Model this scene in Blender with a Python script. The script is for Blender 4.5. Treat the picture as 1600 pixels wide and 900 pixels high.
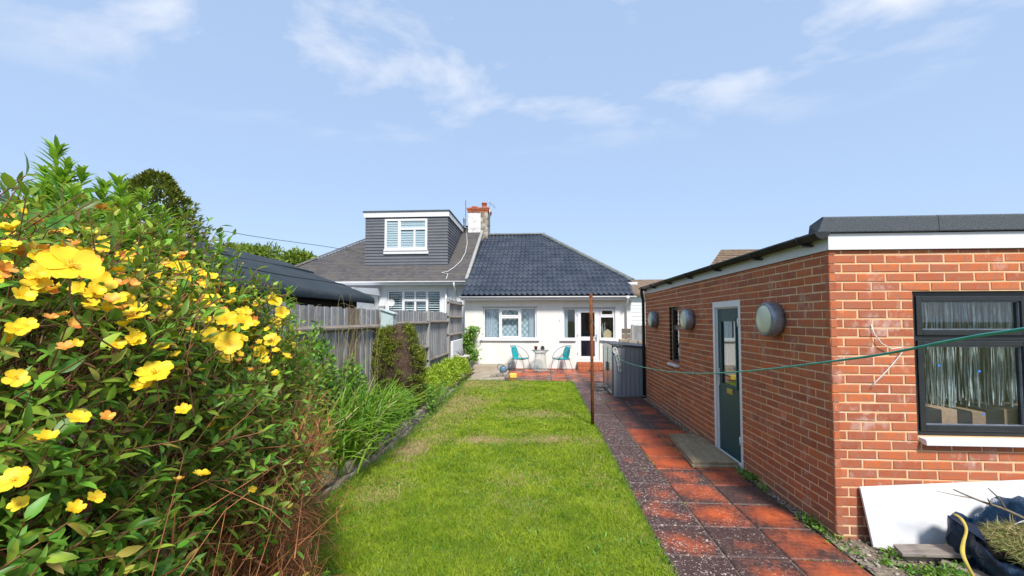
import bpy, bmesh, math, random
import numpy as np
from mathutils import Vector, Matrix

random.seed(11)
rng = np.random.default_rng(11)
sc = bpy.context.scene
COL = sc.collection
for o in list(bpy.data.objects):
    bpy.data.objects.remove(o)

# ------------------------------------------------------------------ camera
FPX, PPX, PPY, CAMH = 650.0, 800.0, 473.0, 1.79
YAW, PITCH = math.atan(43 / FPX), math.atan(26 / FPX)
cam_d = bpy.data.cameras.new('camera')
cam = bpy.data.objects.new('camera', cam_d)
COL.objects.link(cam)
cam.location = (0, 0, CAMH)
cam.rotation_euler = (math.pi / 2 + PITCH, 0, YAW)
cam_d.sensor_width = 36
cam_d.lens = 36 * FPX / 1600
cam_d.shift_y = (PPY - 450) / 1600
cam_d.clip_start = 0.05
cam_d.clip_end = 2000
sc.camera = cam

# ------------------------------------------------------------------ sky and sun
SUN_EL, SUN_AZ = math.radians(49), math.radians(19)     # azimuth from -Y towards +X
sun_dir = Vector((math.sin(SUN_AZ) * math.cos(SUN_EL), -math.cos(SUN_AZ) * math.cos(SUN_EL), math.sin(SUN_EL)))
sc.world = bpy.data.worlds.new('World')
sc.world.use_nodes = True
wt = sc.world.node_tree
wt.nodes.clear()
def wn(t, **k):
    n = wt.nodes.new(t)
    for a, b in k.items():
        setattr(n, a, b)
    return n
def wl(a, b):
    wt.links.new(a, b)
w_out = wn('ShaderNodeOutputWorld')
w_bg = wn('ShaderNodeBackground')
w_sky = wn('ShaderNodeTexSky', sky_type='NISHITA')
w_sky.sun_disc = False
w_sky.sun_elevation = SUN_EL
w_sky.sun_rotation = math.pi - SUN_AZ
w_sky.air_density = 1.0
w_sky.dust_density = 0.6
w_sky.ozone_density = 1.6
w_bg.inputs[1].default_value = 0.11
# thin broken cloud, one even layer over the whole sky
w_tc = wn('ShaderNodeTexCoord')
w_sep = wn('ShaderNodeSeparateXYZ')
wl(w_tc.outputs['Generated'], w_sep.inputs[0])
w_zc = wn('ShaderNodeMath', operation='MAXIMUM'); wl(w_sep.outputs[2], w_zc.inputs[0]); w_zc.inputs[1].default_value = 0.0
w_za = wn('ShaderNodeMath', operation='ADD'); wl(w_zc.outputs[0], w_za.inputs[0]); w_za.inputs[1].default_value = 0.10
w_dx = wn('ShaderNodeMath', operation='DIVIDE'); wl(w_sep.outputs[0], w_dx.inputs[0]); wl(w_za.outputs[0], w_dx.inputs[1])
w_dy = wn('ShaderNodeMath', operation='DIVIDE'); wl(w_sep.outputs[1], w_dy.inputs[0]); wl(w_za.outputs[0], w_dy.inputs[1])
w_cb = wn('ShaderNodeCombineXYZ'); wl(w_dx.outputs[0], w_cb.inputs[0]); wl(w_dy.outputs[0], w_cb.inputs[1])
CLOUD_OFF = (10.34, 4.06, 0.0)
w_mp = wn('ShaderNodeMapping'); wl(w_cb.outputs[0], w_mp.inputs[0])
w_mp.inputs['Location'].default_value = CLOUD_OFF
w_mp.inputs['Scale'].default_value = (0.62, 0.8, 1)
w_n1 = wn('ShaderNodeTexNoise'); wl(w_mp.outputs[0], w_n1.inputs['Vector'])
w_n1.inputs['Scale'].default_value = 2.7; w_n1.inputs['Detail'].default_value = 9; w_n1.inputs['Roughness'].default_value = 0.55
w_n1.inputs['Distortion'].default_value = 0.25
w_r = wn('ShaderNodeValToRGB'); wl(w_n1.outputs[0], w_r.inputs[0])
w_r.color_ramp.elements[0].position = 0.50; w_r.color_ramp.elements[0].color = (0, 0, 0, 1)
w_r.color_ramp.elements[1].position = 0.66; w_r.color_ramp.elements[1].color = (1, 1, 1, 1)
w_hz = wn('ShaderNodeMapRange'); wl(w_sep.outputs[2], w_hz.inputs[0])      # layer thins out towards the horizon haze
w_hz.inputs[1].default_value = 0.36; w_hz.inputs[2].default_value = 0.50
w_cm = wn('ShaderNodeMath', operation='MULTIPLY'); wl(w_r.outputs[0], w_cm.inputs[0]); wl(w_hz.outputs[0], w_cm.inputs[1])
w_hsv = wn('ShaderNodeHueSaturation'); wl(w_sky.outputs[0], w_hsv.inputs['Color'])
w_hsv.inputs['Saturation'].default_value = 0.86
w_veil = wn('ShaderNodeMixRGB'); wl(w_hsv.outputs[0], w_veil.inputs[1])
w_veil.inputs[0].default_value = 0.80
w_veil.inputs[2].default_value = (1.72, 2.36, 3.45, 1)
w_mix = wn('ShaderNodeMixRGB'); wl(w_cm.outputs[0], w_mix.inputs[0]); wl(w_veil.outputs[0], w_mix.inputs[1])
w_mix.inputs[2].default_value = (3.35, 3.55, 3.95, 1)
wl(w_mix.outputs[0], w_bg.inputs[0])
wl(w_bg.outputs[0], w_out.inputs[0])

sun_l = bpy.data.lights.new('sun', 'SUN')
sun_l.energy = 2.2
sun_l.angle = math.radians(9)
sun_l.color = (1.0, 0.95, 0.88)
sun_o = bpy.data.objects.new('sun', sun_l)
COL.objects.link(sun_o)
sun_o.rotation_euler = sun_dir.to_track_quat('Z', 'Y').to_euler()
sun_o.location = sun_dir * 40

vs = sc.view_settings
vs.view_transform = 'Standard'; vs.look = 'None'; vs.gamma = 1.0; vs.use_curve_mapping = False
vs.exposure = 1.27
sc.render.engine = 'CYCLES'
sc.cycles.max_bounces = 6; sc.cycles.transparent_max_bounces = 12
sc.cycles.diffuse_bounces = 3; sc.cycles.glossy_bounces = 3; sc.cycles.transmission_bounces = 4
sc.cycles.use_denoising = True
sc.cycles.caustics_reflective = False; sc.cycles.caustics_refractive = False

# ------------------------------------------------------------------ measuring helpers
def _rm():
    return (Matrix.Rotation(YAW, 3, 'Z') @ Matrix.Rotation(math.pi / 2 + PITCH, 3, 'X'))
RM = _rm()
CAM = Vector((0, 0, CAMH))
def ray(x, y):
    return RM @ Vector(((x - PPX) / FPX, (PPY - y) / FPX, -1.0))
def at(x, y, Y):
    r = ray(x, y); return CAM + r * (Y / r.y)
def atx(x, y, X):
    r = ray(x, y); return CAM + r * (X / r.x)
def atz(x, y, Z=0.0):
    r = ray(x, y); return CAM + r * ((Z - CAMH) / r.z)
RMN = np.array(RM)
def proj(P):
    q = (np.asarray(P) - np.array([0, 0, CAMH])) @ RMN
    return PPX + FPX * q[:, 0] / -q[:, 2], PPY - FPX * q[:, 1] / -q[:, 2], -q[:, 2]

# ------------------------------------------------------------------ object helpers
WORG = {}
def reg(o, w):
    WORG[o.name] = Vector(w)
    return o
def worg(o):
    return WORG[o.name] if o is not None else Vector((0, 0, 0))
def tag(o, label=None, cat=None, group=None, kind=None):
    if label: o['label'] = label
    if cat: o['category'] = cat
    if group: o['group'] = group
    if kind: o['kind'] = kind
    return o
def thing(name, label, cat, loc=(0, 0, 0), group=None):
    o = bpy.data.objects.new(name, None)
    o.empty_display_size = 0.1
    COL.objects.link(o)
    o.location = loc
    reg(o, loc)
    return tag(o, label, cat, group)
def link_mesh(name, me, mats, parent=None, loc=None):
    o = bpy.data.objects.new(name, me)
    COL.objects.link(o)
    if mats is not None:
        for m in (mats if isinstance(mats, (list, tuple)) else [mats]):
            me.materials.append(m)
    if parent is not None:
        o.parent = parent
    w = Vector(loc) if loc is not None else worg(parent)
    o.location = w - worg(parent)
    reg(o, w)
    return o

class MB:
    def __init__(s):
        s.v = []; s.f = []; s.mi = []; s.m = 0; s.sm = []
        s.smooth = False
    def add(s, vs, fs):
        b = len(s.v)
        s.v += [tuple(p) for p in vs]
        for f in fs:
            s.f.append(tuple(i + b for i in f)); s.mi.append(s.m); s.sm.append(s.smooth)
        return s
    def box(s, x0, x1, y0, y1, z0, z1):
        if x0 > x1: x0, x1 = x1, x0
        if y0 > y1: y0, y1 = y1, y0
        if z0 > z1: z0, z1 = z1, z0
        return s.add([(x0, y0, z0), (x1, y0, z0), (x1, y1, z0), (x0, y1, z0), (x0, y0, z1), (x1, y0, z1), (x1, y1, z1), (x0, y1, z1)],
                     [(0, 3, 2, 1), (4, 5, 6, 7), (0, 1, 5, 4), (1, 2, 6, 5), (2, 3, 7, 6), (3, 0, 4, 7)])
    def hexa(s, p):   # eight points: bottom loop then top loop
        return s.add(p, [(0, 3, 2, 1), (4, 5, 6, 7), (0, 1, 5, 4), (1, 2, 6, 5), (2, 3, 7, 6), (3, 0, 4, 7)])
    def prism(s, poly, d):   # extrude polygon by vector d
        n = len(poly); d = Vector(d)
        p = [Vector(q) for q in poly]
        return s.add(p + [q + d for q in p], [tuple(range(n - 1, -1, -1)), tuple(range(n, 2 * n))] +
                     [(i, (i + 1) % n, n + (i + 1) % n, n + i) for i in range(n)])
    def bar(s, a, b, w, h=None, up=(0, 0, 1)):
        h = h or w; a = Vector(a); b = Vector(b)
        d = (b - a).normalized(); u = Vector(up)
        if abs(d.dot(u)) > 0.98: u = Vector((1, 0, 0))
        x = d.cross(u).normalized() * (w / 2); z = x.cross(d).normalized() * (h / 2)
        return s.hexa([a - x - z, a + x - z, a + x + z, a - x + z, b - x - z, b + x - z, b + x + z, b - x + z])
    def tube(s, pts, r, n=8, cap=True, close=False):
        pts = [Vector(p) for p in pts]; k = len(pts)
        rr = r if isinstance(r, (list, tuple)) else [r] * k
        vs = []; prev = None
        for i, p in enumerate(pts):
            if close:
                d = pts[(i + 1) % k] - pts[i - 1]
            else:
                d = pts[min(i + 1, k - 1)] - pts[max(i - 1, 0)]
            d = d.normalized() if d.length > 1e-9 else Vector((0, 0, 1))
            if prev is None:
                u = Vector((0, 0, 1)) if abs(d.z) < 0.9 else Vector((1, 0, 0))
                x = d.cross(u).normalized()
            else:
                x = (prev - d * prev.dot(d)).normalized()
            prev = x; y = d.cross(x)
            for j in range(n):
                a = 2 * math.pi * j / n
                vs.append(p + (x * math.cos(a) + y * math.sin(a)) * rr[i])
        fs = []
        for i in range(k if close else k - 1):
            i2 = (i + 1) % k
            for j in range(n):
                fs.append((i * n + j, i * n + (j + 1) % n, i2 * n + (j + 1) % n, i2 * n + j))
        if cap and not close:
            fs.append(tuple(range(n - 1, -1, -1))); fs.append(tuple(range((k - 1) * n, k * n)))
        return s.add(vs, fs)
    def lathe(s, prof, c, n=20, axis='z'):
        c = Vector(c); vs = []; fs = []
        for (r, h) in prof:
            for j in range(n):
                a = 2 * math.pi * j / n
                if axis == 'z': vs.append(c + Vector((r * math.cos(a), r * math.sin(a), h)))
                elif axis == 'x': vs.append(c + Vector((h, r * math.cos(a), r * math.sin(a))))
                else: vs.append(c + Vector((r * math.cos(a), h, r * math.sin(a))))
        for i in range(len(prof) - 1):
            for j in range(n):
                fs.append((i * n + j, i * n + (j + 1) % n, (i + 1) * n + (j + 1) % n, (i + 1) * n + j))
        return s.add(vs, fs)
    def frame(s, x0, x1, z0, z1, y0, y1, t, tb=None, tt=None):   # rectangular frame in an XZ plane
        tb = t if tb is None else tb; tt = t if tt is None else tt
        s.box(x0, x0 + t, y0, y1, z0, z1); s.box(x1 - t, x1, y0, y1, z0, z1)
        s.box(x0 + t, x1 - t, y0, y1, z0, z0 + tb); s.box(x0 + t, x1 - t, y0, y1, z1 - tt, z1)
        return s
    def framex(s, y0, y1, z0, z1, x0, x1, t, tb=None, tt=None):
        tb = t if tb is None else tb; tt = t if tt is None else tt
        s.box(x0, x1, y0, y0 + t, z0, z1); s.box(x0, x1, y1 - t, y1, z0, z1)
        s.box(x0, x1, y0 + t, y1 - t, z0, z0 + tb); s.box(x0, x1, y0 + t, y1 - t, z1 - tt, z1)
        return s
    def mesh(s, name, org=(0, 0, 0), fix=True):
        me = bpy.data.meshes.new(name)
        org = Vector(org)
        me.from_pydata([Vector(p) - org for p in s.v], [], s.f)
        me.polygons.foreach_set('material_index', s.mi)
        me.polygons.foreach_set('use_smooth', s.sm)
        if fix:
            bm = bmesh.new(); bm.from_mesh(me); bmesh.ops.recalc_face_normals(bm, faces=bm.faces); bm.to_mesh(me); bm.free()
        return me
    def build(s, name, mats, parent=None, org=None, bevel=0.0, fix=True):
        w = Vector(org) if org is not None else worg(parent)
        me = s.mesh(name, w, fix)
        if bevel:
            bm = bmesh.new(); bm.from_mesh(me)
            bmesh.ops.bevel(bm, geom=list(bm.edges), offset=bevel, segments=2, affect='EDGES', profile=0.6)
            bm.to_mesh(me); bm.free()
        return link_mesh(name, me, mats, parent, w)

def np_mesh(name, V, T, mats, parent=None, smooth=True, mat_idx=None, attrs=None, kind=None):
    """triangle soup from numpy arrays, V in world coordinates"""
    org = worg(parent)
    V = np.asarray(V, dtype=np.float32) - np.array(org, dtype=np.float32)
    T = np.asarray(T, dtype=np.int32)
    me = bpy.data.meshes.new(name)
    me.vertices.add(len(V)); me.vertices.foreach_set('co', V.ravel())
    me.loops.add(T.size); me.loops.foreach_set('vertex_index', T.ravel())
    me.polygons.add(len(T)); me.polygons.foreach_set('loop_start', np.arange(0, T.size, 3, dtype=np.int32))
    if smooth: me.polygons.foreach_set('use_smooth', np.ones(len(T), dtype=bool))
    if mat_idx is not None: me.polygons.foreach_set('material_index', np.asarray(mat_idx, dtype=np.int32))
    if attrs:
        for k, a in attrs.items():
            at_ = me.attributes.new(k, 'FLOAT', 'POINT'); at_.data.foreach_set('value', np.asarray(a, dtype=np.float32))
    me.update(calc_edges=True)
    o = link_mesh(name, me, mats, parent)
    if kind: o['kind'] = kind
    return o

def unit(a):
    return a / np.maximum(np.linalg.norm(a, axis=-1, keepdims=True), 1e-9)

def scatter(tv, tt, P, D, U, S, W=None):
    """copies of template (tv verts, tt tris; length along +Y) at P, along D, facing U, scaled S (W extra width scale)"""
    n = len(P); D = unit(D); X = unit(np.cross(D, U)); Z = np.cross(X, D)
    S = np.broadcast_to(np.asarray(S, float), (n,)); W = np.ones(n) if W is None else np.broadcast_to(np.asarray(W, float), (n,))
    V = (P[:, None, :] + (tv[None, :, 0:1] * (S * W)[:, None, None]) * X[:, None, :] + (tv[None, :, 1:2] * S[:, None, None]) * D[:, None, :]
         + (tv[None, :, 2:3] * S[:, None, None]) * Z[:, None, :])
    T = tt[None] + (np.arange(n) * len(tv))[:, None, None]
    return V.reshape(-1, 3), T.reshape(-1, 3)

class Soup:
    def __init__(s): s.V = []; s.T = []; s.M = []; s.n = 0
    def add(s, V, T, mi=0):
        s.V.append(V); s.T.append(T + s.n); s.M.append(np.full(len(T), mi)); s.n += len(V)
    def build(s, name, mats, parent=None, kind='stuff', smooth=True, attrs=None):
        return np_mesh(name, np.concatenate(s.V), np.concatenate(s.T), mats, parent, smooth, np.concatenate(s.M), attrs, kind)

def leaf_tpl(width=0.3, droop=0.12, fold=0.06, belly=0.42):
    w = width / 2
    v = [(0, 0, 0)]
    for t, k in ((belly * 0.5, 0.72), (belly, 1.0), (0.75, 0.62)):
        z = -droop * t * t
        v += [(-w * k, t, z + fold * k), (0, t, z), (w * k, t, z + fold * k)]
    v.append((0, 1, -droop * 1.2))
    f = [(0, 2, 1), (0, 3, 2)]
    for i in (0, 1):
        a = 1 + 3 * i; b = a + 3
        f += [(a, a + 1, b + 1), (a, b + 1, b), (a + 1, a + 2, b + 2), (a + 1, b + 2, b + 1)]
    f += [(7, 8, 10), (8, 9, 10)]
    return np.array(v, float), np.array(f)
def blade_tpl(width=0.05, bend=0.25, seg=3):
    v = []; f = []
    for i in range(seg):
        t = i / seg; w = width / 2 * (1 - 0.55 * t)
        v += [(-w, t, -bend * t * t), (w, t, -bend * t * t)]
    v.append((0, 1, -bend))
    for i in range(seg - 1):
        a = 2 * i; f += [(a, a + 1, a + 3), (a, a + 3, a + 2)]
    f.append((2 * seg - 2, 2 * seg - 1, 2 * seg))
    return np.array(v, float), np.array(f)

def tubes_np(A, B, r0, r1, n=4):
    """straight twigs from A to B"""
    m = len(A); D = unit(B - A)
    U = np.where(np.abs(D[:, 2:3]) > 0.9, np.array([[1.0, 0, 0]]), np.array([[0, 0, 1.0]]))
    X = unit(np.cross(D, U)); Y = np.cross(D, X)
    r0 = np.broadcast_to(np.asarray(r0, float), (m,))[:, None]; r1 = np.broadcast_to(np.asarray(r1, float), (m,))[:, None]
    ring0 = []; ring1 = []
    for j in range(n):
        a = 2 * math.pi * j / n; o = X * math.cos(a) + Y * math.sin(a)
        ring0.append(A + o * r0); ring1.append(B + o * r1)
    V = np.stack(ring0 + ring1, 1)
    t = []
    for j in range(n):
        k = (j + 1) % n; t += [(j, k, n + k), (j, n + k, n + j)]
    T = np.array(t)[None] + (np.arange(m) * 2 * n)[:, None, None]
    return V.reshape(-1, 3), T.reshape(-1, 3)

_ng = np.random.default_rng(5).random((64, 64))
def vnoise(x, y):
    xi = np.floor(x).astype(int); yi = np.floor(y).astype(int); fx = x - xi; fy = y - yi
    fx = fx * fx * (3 - 2 * fx); fy = fy * fy * (3 - 2 * fy)
    g = lambda a, b: _ng[a % 64, b % 64]
    return (g(xi, yi) * (1 - fx) + g(xi + 1, yi) * fx) * (1 - fy) + (g(xi, yi + 1) * (1 - fx) + g(xi + 1, yi + 1) * fx) * fy
def fbm(x, y, o=4):
    s = 0; a = 0.5; t = 0
    for i in range(o):
        s = s + a * vnoise(x * 2 ** i + 13.7 * i, y * 2 ** i + 7.1 * i); t += a; a *= 0.5
    return s / t

# ------------------------------------------------------------------ materials
def new_mat(name):
    m = bpy.data.materials.new(name); m.use_nodes = True
    nt = m.node_tree
    return m, nt, nt.nodes['Principled BSDF']
def nd(nt, t, **k):
    n = nt.nodes.new(t)
    for a, b in k.items(): setattr(n, a, b)
    return n
def c4(c): return (c[0], c[1], c[2], 1)
def noise(nt, scale, detail=4, rough=0.55, vec=None, stretch=None, dist=0.0):
    n = nd(nt, 'ShaderNodeTexNoise')
    n.inputs['Scale'].default_value = scale; n.inputs['Detail'].default_value = detail; n.inputs['Roughness'].default_value = rough
    n.inputs['Distortion'].default_value = dist
    if vec is None:
        g = nd(nt, 'ShaderNodeNewGeometry'); vec = g.outputs['Position']
    if stretch:
        mp = nd(nt, 'ShaderNodeMapping'); mp.inputs['Scale'].default_value = stretch
        nt.links.new(vec, mp.inputs[0]); vec = mp.outputs[0]
    nt.links.new(vec, n.inputs['Vector'])
    return n.outputs[0]
def ramp(nt, fac, a, b, ca=(0, 0, 0), cb=(1, 1, 1)):
    r = nd(nt, 'ShaderNodeValToRGB'); nt.links.new(fac, r.inputs[0])
    r.color_ramp.elements[0].position = a; r.color_ramp.elements[1].position = b
    r.color_ramp.elements[0].color = c4(ca); r.color_ramp.elements[1].color = c4(cb)
    return r.outputs[0]
def mixc(nt, fac, a, b, mode='MIX'):
    m = nd(nt, 'ShaderNodeMixRGB', blend_type=mode)
    for i, x in ((0, fac), (1, a), (2, b)):
        if isinstance(x, (int, float)): m.inputs[i].default_value = x
        elif isinstance(x, tuple): m.inputs[i].default_value = c4(x)
        else: nt.links.new(x, m.inputs[i])
    return m.outputs[0]
def mth(nt, op, a, b=0.0, clamp=False):
    m = nd(nt, 'ShaderNodeMath', operation=op, use_clamp=clamp)
    for i, x in ((0, a), (1, b)):
        if isinstance(x, (int, float)): m.inputs[i].default_value = x
        else: nt.links.new(x, m.inputs[i])
    return m.outputs[0]
def piece_random(nt):
    oi = nd(nt, 'ShaderNodeObjectInfo'); g = nd(nt, 'ShaderNodeNewGeometry')
    return mth(nt, 'FRACT', mth(nt, 'ADD', oi.outputs['Random'], g.outputs['Random Per Island']))
def bump(nt, b, h, strength=0.3, dist=0.01):
    n = nd(nt, 'ShaderNodeBump'); n.inputs['Strength'].default_value = strength; n.inputs['Distance'].default_value = dist
    nt.links.new(h, n.inputs['Height']); nt.links.new(n.outputs[0], b.inputs['Normal'])
def M(name, col, col2=None, scale=6, lo=0.35, hi=0.65, rough=0.6, spec=0.5, metal=0.0, rand=0.0, bmp=None, stretch=None, hue=0.0):
    m, nt, b = new_mat(name)
    c = None
    if col2:
        c = mixc(nt, ramp(nt, noise(nt, scale, 5, 0.6, stretch=stretch), lo, hi), tuple(col), tuple(col2))
    if rand or hue:
        r = piece_random(nt)
        h = nd(nt, 'ShaderNodeHueSaturation')
        if c is not None: nt.links.new(c, h.inputs['Color'])
        else: h.inputs['Color'].default_value = c4(col)
        mr = nd(nt, 'ShaderNodeMapRange'); nt.links.new(r, mr.inputs[0]); mr.inputs[3].default_value = 1 - rand; mr.inputs[4].default_value = 1 + rand
        nt.links.new(mr.outputs[0], h.inputs['Value'])
        if hue:
            r2 = mth(nt, 'FRACT', mth(nt, 'MULTIPLY', r, 7.13))
            mh = nd(nt, 'ShaderNodeMapRange'); nt.links.new(r2, mh.inputs[0]); mh.inputs[3].default_value = 0.5 - hue; mh.inputs[4].default_value = 0.5 + hue
            nt.links.new(mh.outputs[0], h.inputs['Hue'])
        c = h.outputs[0]
    if c is not None: nt.links.new(c, b.inputs['Base Color'])
    else: b.inputs['Base Color'].default_value = c4(col)
    b.inputs['Roughness'].default_value = rough; b.inputs['Specular IOR Level'].default_value = spec; b.inputs['Metallic'].default_value = metal
    if bmp: bump(nt, b, noise(nt, bmp[0], 4, 0.6, stretch=stretch), bmp[1], bmp[2] if len(bmp) > 2 else 0.01)
    return m
def leaf_mat(name, col, col2, rough=0.42, rand=0.35, hue=0.03, trans=0.35, tcol=None, spec=0.4):
    m, nt, b = new_mat(name)
    r = piece_random(nt)
    c = mixc(nt, r, tuple(col), tuple(col2))
    r2 = mth(nt, 'FRACT', mth(nt, 'MULTIPLY', r, 9.71))
    h = nd(nt, 'ShaderNodeHueSaturation'); nt.links.new(c, h.inputs['Color'])
    mr = nd(nt, 'ShaderNodeMapRange'); nt.links.new(r2, mr.inputs[0]); mr.inputs[3].default_value = 1 - rand; mr.inputs[4].default_value = 1 + rand
    nt.links.new(mr.outputs[0], h.inputs['Value'])
    r3 = mth(nt, 'FRACT', mth(nt, 'MULTIPLY', r, 23.3))
    mh = nd(nt, 'ShaderNodeMapRange'); nt.links.new(r3, mh.inputs[0]); mh.inputs[3].default_value = 0.5 - hue; mh.inputs[4].default_value = 0.5 + hue
    nt.links.new(mh.outputs[0], h.inputs['Hue'])
    nt.links.new(h.outputs[0], b.inputs['Base Color'])
    b.inputs['Roughness'].default_value = rough; b.inputs['Specular IOR Level'].default_value = spec
    tr = nd(nt, 'ShaderNodeBsdfTranslucent')
    tc = mixc(nt, 0.5, h.outputs[0], tuple(tcol or (0.25, 0.32, 0.03)))
    nt.links.new(tc, tr.inputs[0])
    mx = nd(nt, 'ShaderNodeMixShader'); mx.inputs[0].default_value = trans
    nt.links.new(b.outputs[0], mx.inputs[1]); nt.links.new(tr.outputs[0], mx.inputs[2])
    nt.links.new(mx.outputs[0], nt.nodes['Material Output'].inputs[0])
    return m
def glass_mat(name, tint=(0.92, 0.96, 0.95), ior=1.55, boost=1.0):
    m, nt, b = new_mat(name)
    nt.nodes.remove(b)
    tr = nd(nt, 'ShaderNodeBsdfTransparent'); tr.inputs[0].default_value = c4(tint)
    gl = nd(nt, 'ShaderNodeBsdfGlossy'); gl.inputs['Roughness'].default_value = 0.015; gl.inputs[0].default_value = (0.95, 0.97, 1, 1)
    lw = nd(nt, 'ShaderNodeLayerWeight'); lw.inputs[0].default_value = 0.5
    f0 = ((ior - 1) / (ior + 1)) ** 2 * boost
    f = mth(nt, 'ADD', mth(nt, 'MULTIPLY', mth(nt, 'POWER', lw.outputs['Facing'], 4.0), 1 - f0), f0, clamp=True)
    mx = nd(nt, 'ShaderNodeMixShader'); nt.links.new(f, mx.inputs[0])
    nt.links.new(tr.outputs[0], mx.inputs[1]); nt.links.new(gl.outputs[0], mx.inputs[2])
    nt.links.new(mx.outputs[0], nt.nodes['Material Output'].inputs[0])
    return m

def brick_mat():
    m, nt, b = new_mat('brick')
    r = piece_random(nt)
    rp = nd(nt, 'ShaderNodeValToRGB'); nt.links.new(r, rp.inputs[0])
    e = rp.color_ramp.elements
    e[0].position = 0; e[0].color = (0.34, 0.085, 0.040, 1)
    e[1].position = 1; e[1].color = (0.62, 0.165, 0.052, 1)
    for p, c in ((0.3, (0.52, 0.125, 0.042, 1)), (0.55, (0.40, 0.115, 0.062, 1)), (0.8, (0.56, 0.14, 0.045, 1))):
        q = e.new(p); q.color = c
    c = rp.outputs[0]
    c = mixc(nt, ramp(nt, noise(nt, 18, 6, 0.75), 0.40, 0.68), c, (0.34, 0.16, 0.105))       # fired clouding
    c = mixc(nt, mth(nt, 'MULTIPLY', ramp(nt, noise(nt, 90, 3, 0.6), 0.55, 0.75), 0.5), c, (0.17, 0.05, 0.03))
    eff = mth(nt, 'MULTIPLY', ramp(nt, noise(nt, 5.5, 5, 0.7, stretch=(1, 1, 0.7)), 0.57, 0.74), 0.7)
    c = mixc(nt, eff, c, (0.62, 0.52, 0.47))
    # damp, weathered foot of the wall
    g = nd(nt, 'ShaderNodeNewGeometry'); s = nd(nt, 'ShaderNodeSeparateXYZ'); nt.links.new(g.outputs['Position'], s.inputs[0])
    foot = mth(nt, 'MULTIPLY', ramp(nt, mth(nt, 'ADD', s.outputs[2], mth(nt, 'MULTIPLY', noise(nt, 3, 4), 0.35)), 0.22, 0.45, (1, 1, 1), (0, 0, 0)), 0.55)
    c = mixc(nt, foot, c, (0.21, 0.13, 0.10))
    nt.links.new(c, b.inputs['Base Color'])
    b.inputs['Roughness'].default_value = 0.85; b.inputs['Specular IOR Level'].default_value = 0.25
    bump(nt, b, noise(nt, 160, 4, 0.7), 0.45, 0.004)
    return m
def mortar_mat():
    m, nt, b = new_mat('mortar')
    c = mixc(nt, ramp(nt, noise(nt, 7, 5, 0.7), 0.3, 0.7), (0.76, 0.52, 0.31), (0.66, 0.43, 0.24))
    c = mixc(nt, mth(nt, 'MULTIPLY', ramp(nt, noise(nt, 5.5, 5, 0.7), 0.58, 0.74), 0.8), c, (0.80, 0.76, 0.70))
    nt.links.new(c, b.inputs['Base Color']); b.inputs['Roughness'].default_value = 0.95; b.inputs['Specular IOR Level'].default_value = 0.1
    bump(nt, b, noise(nt, 220, 3, 0.7), 0.5, 0.004)
    return m
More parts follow.
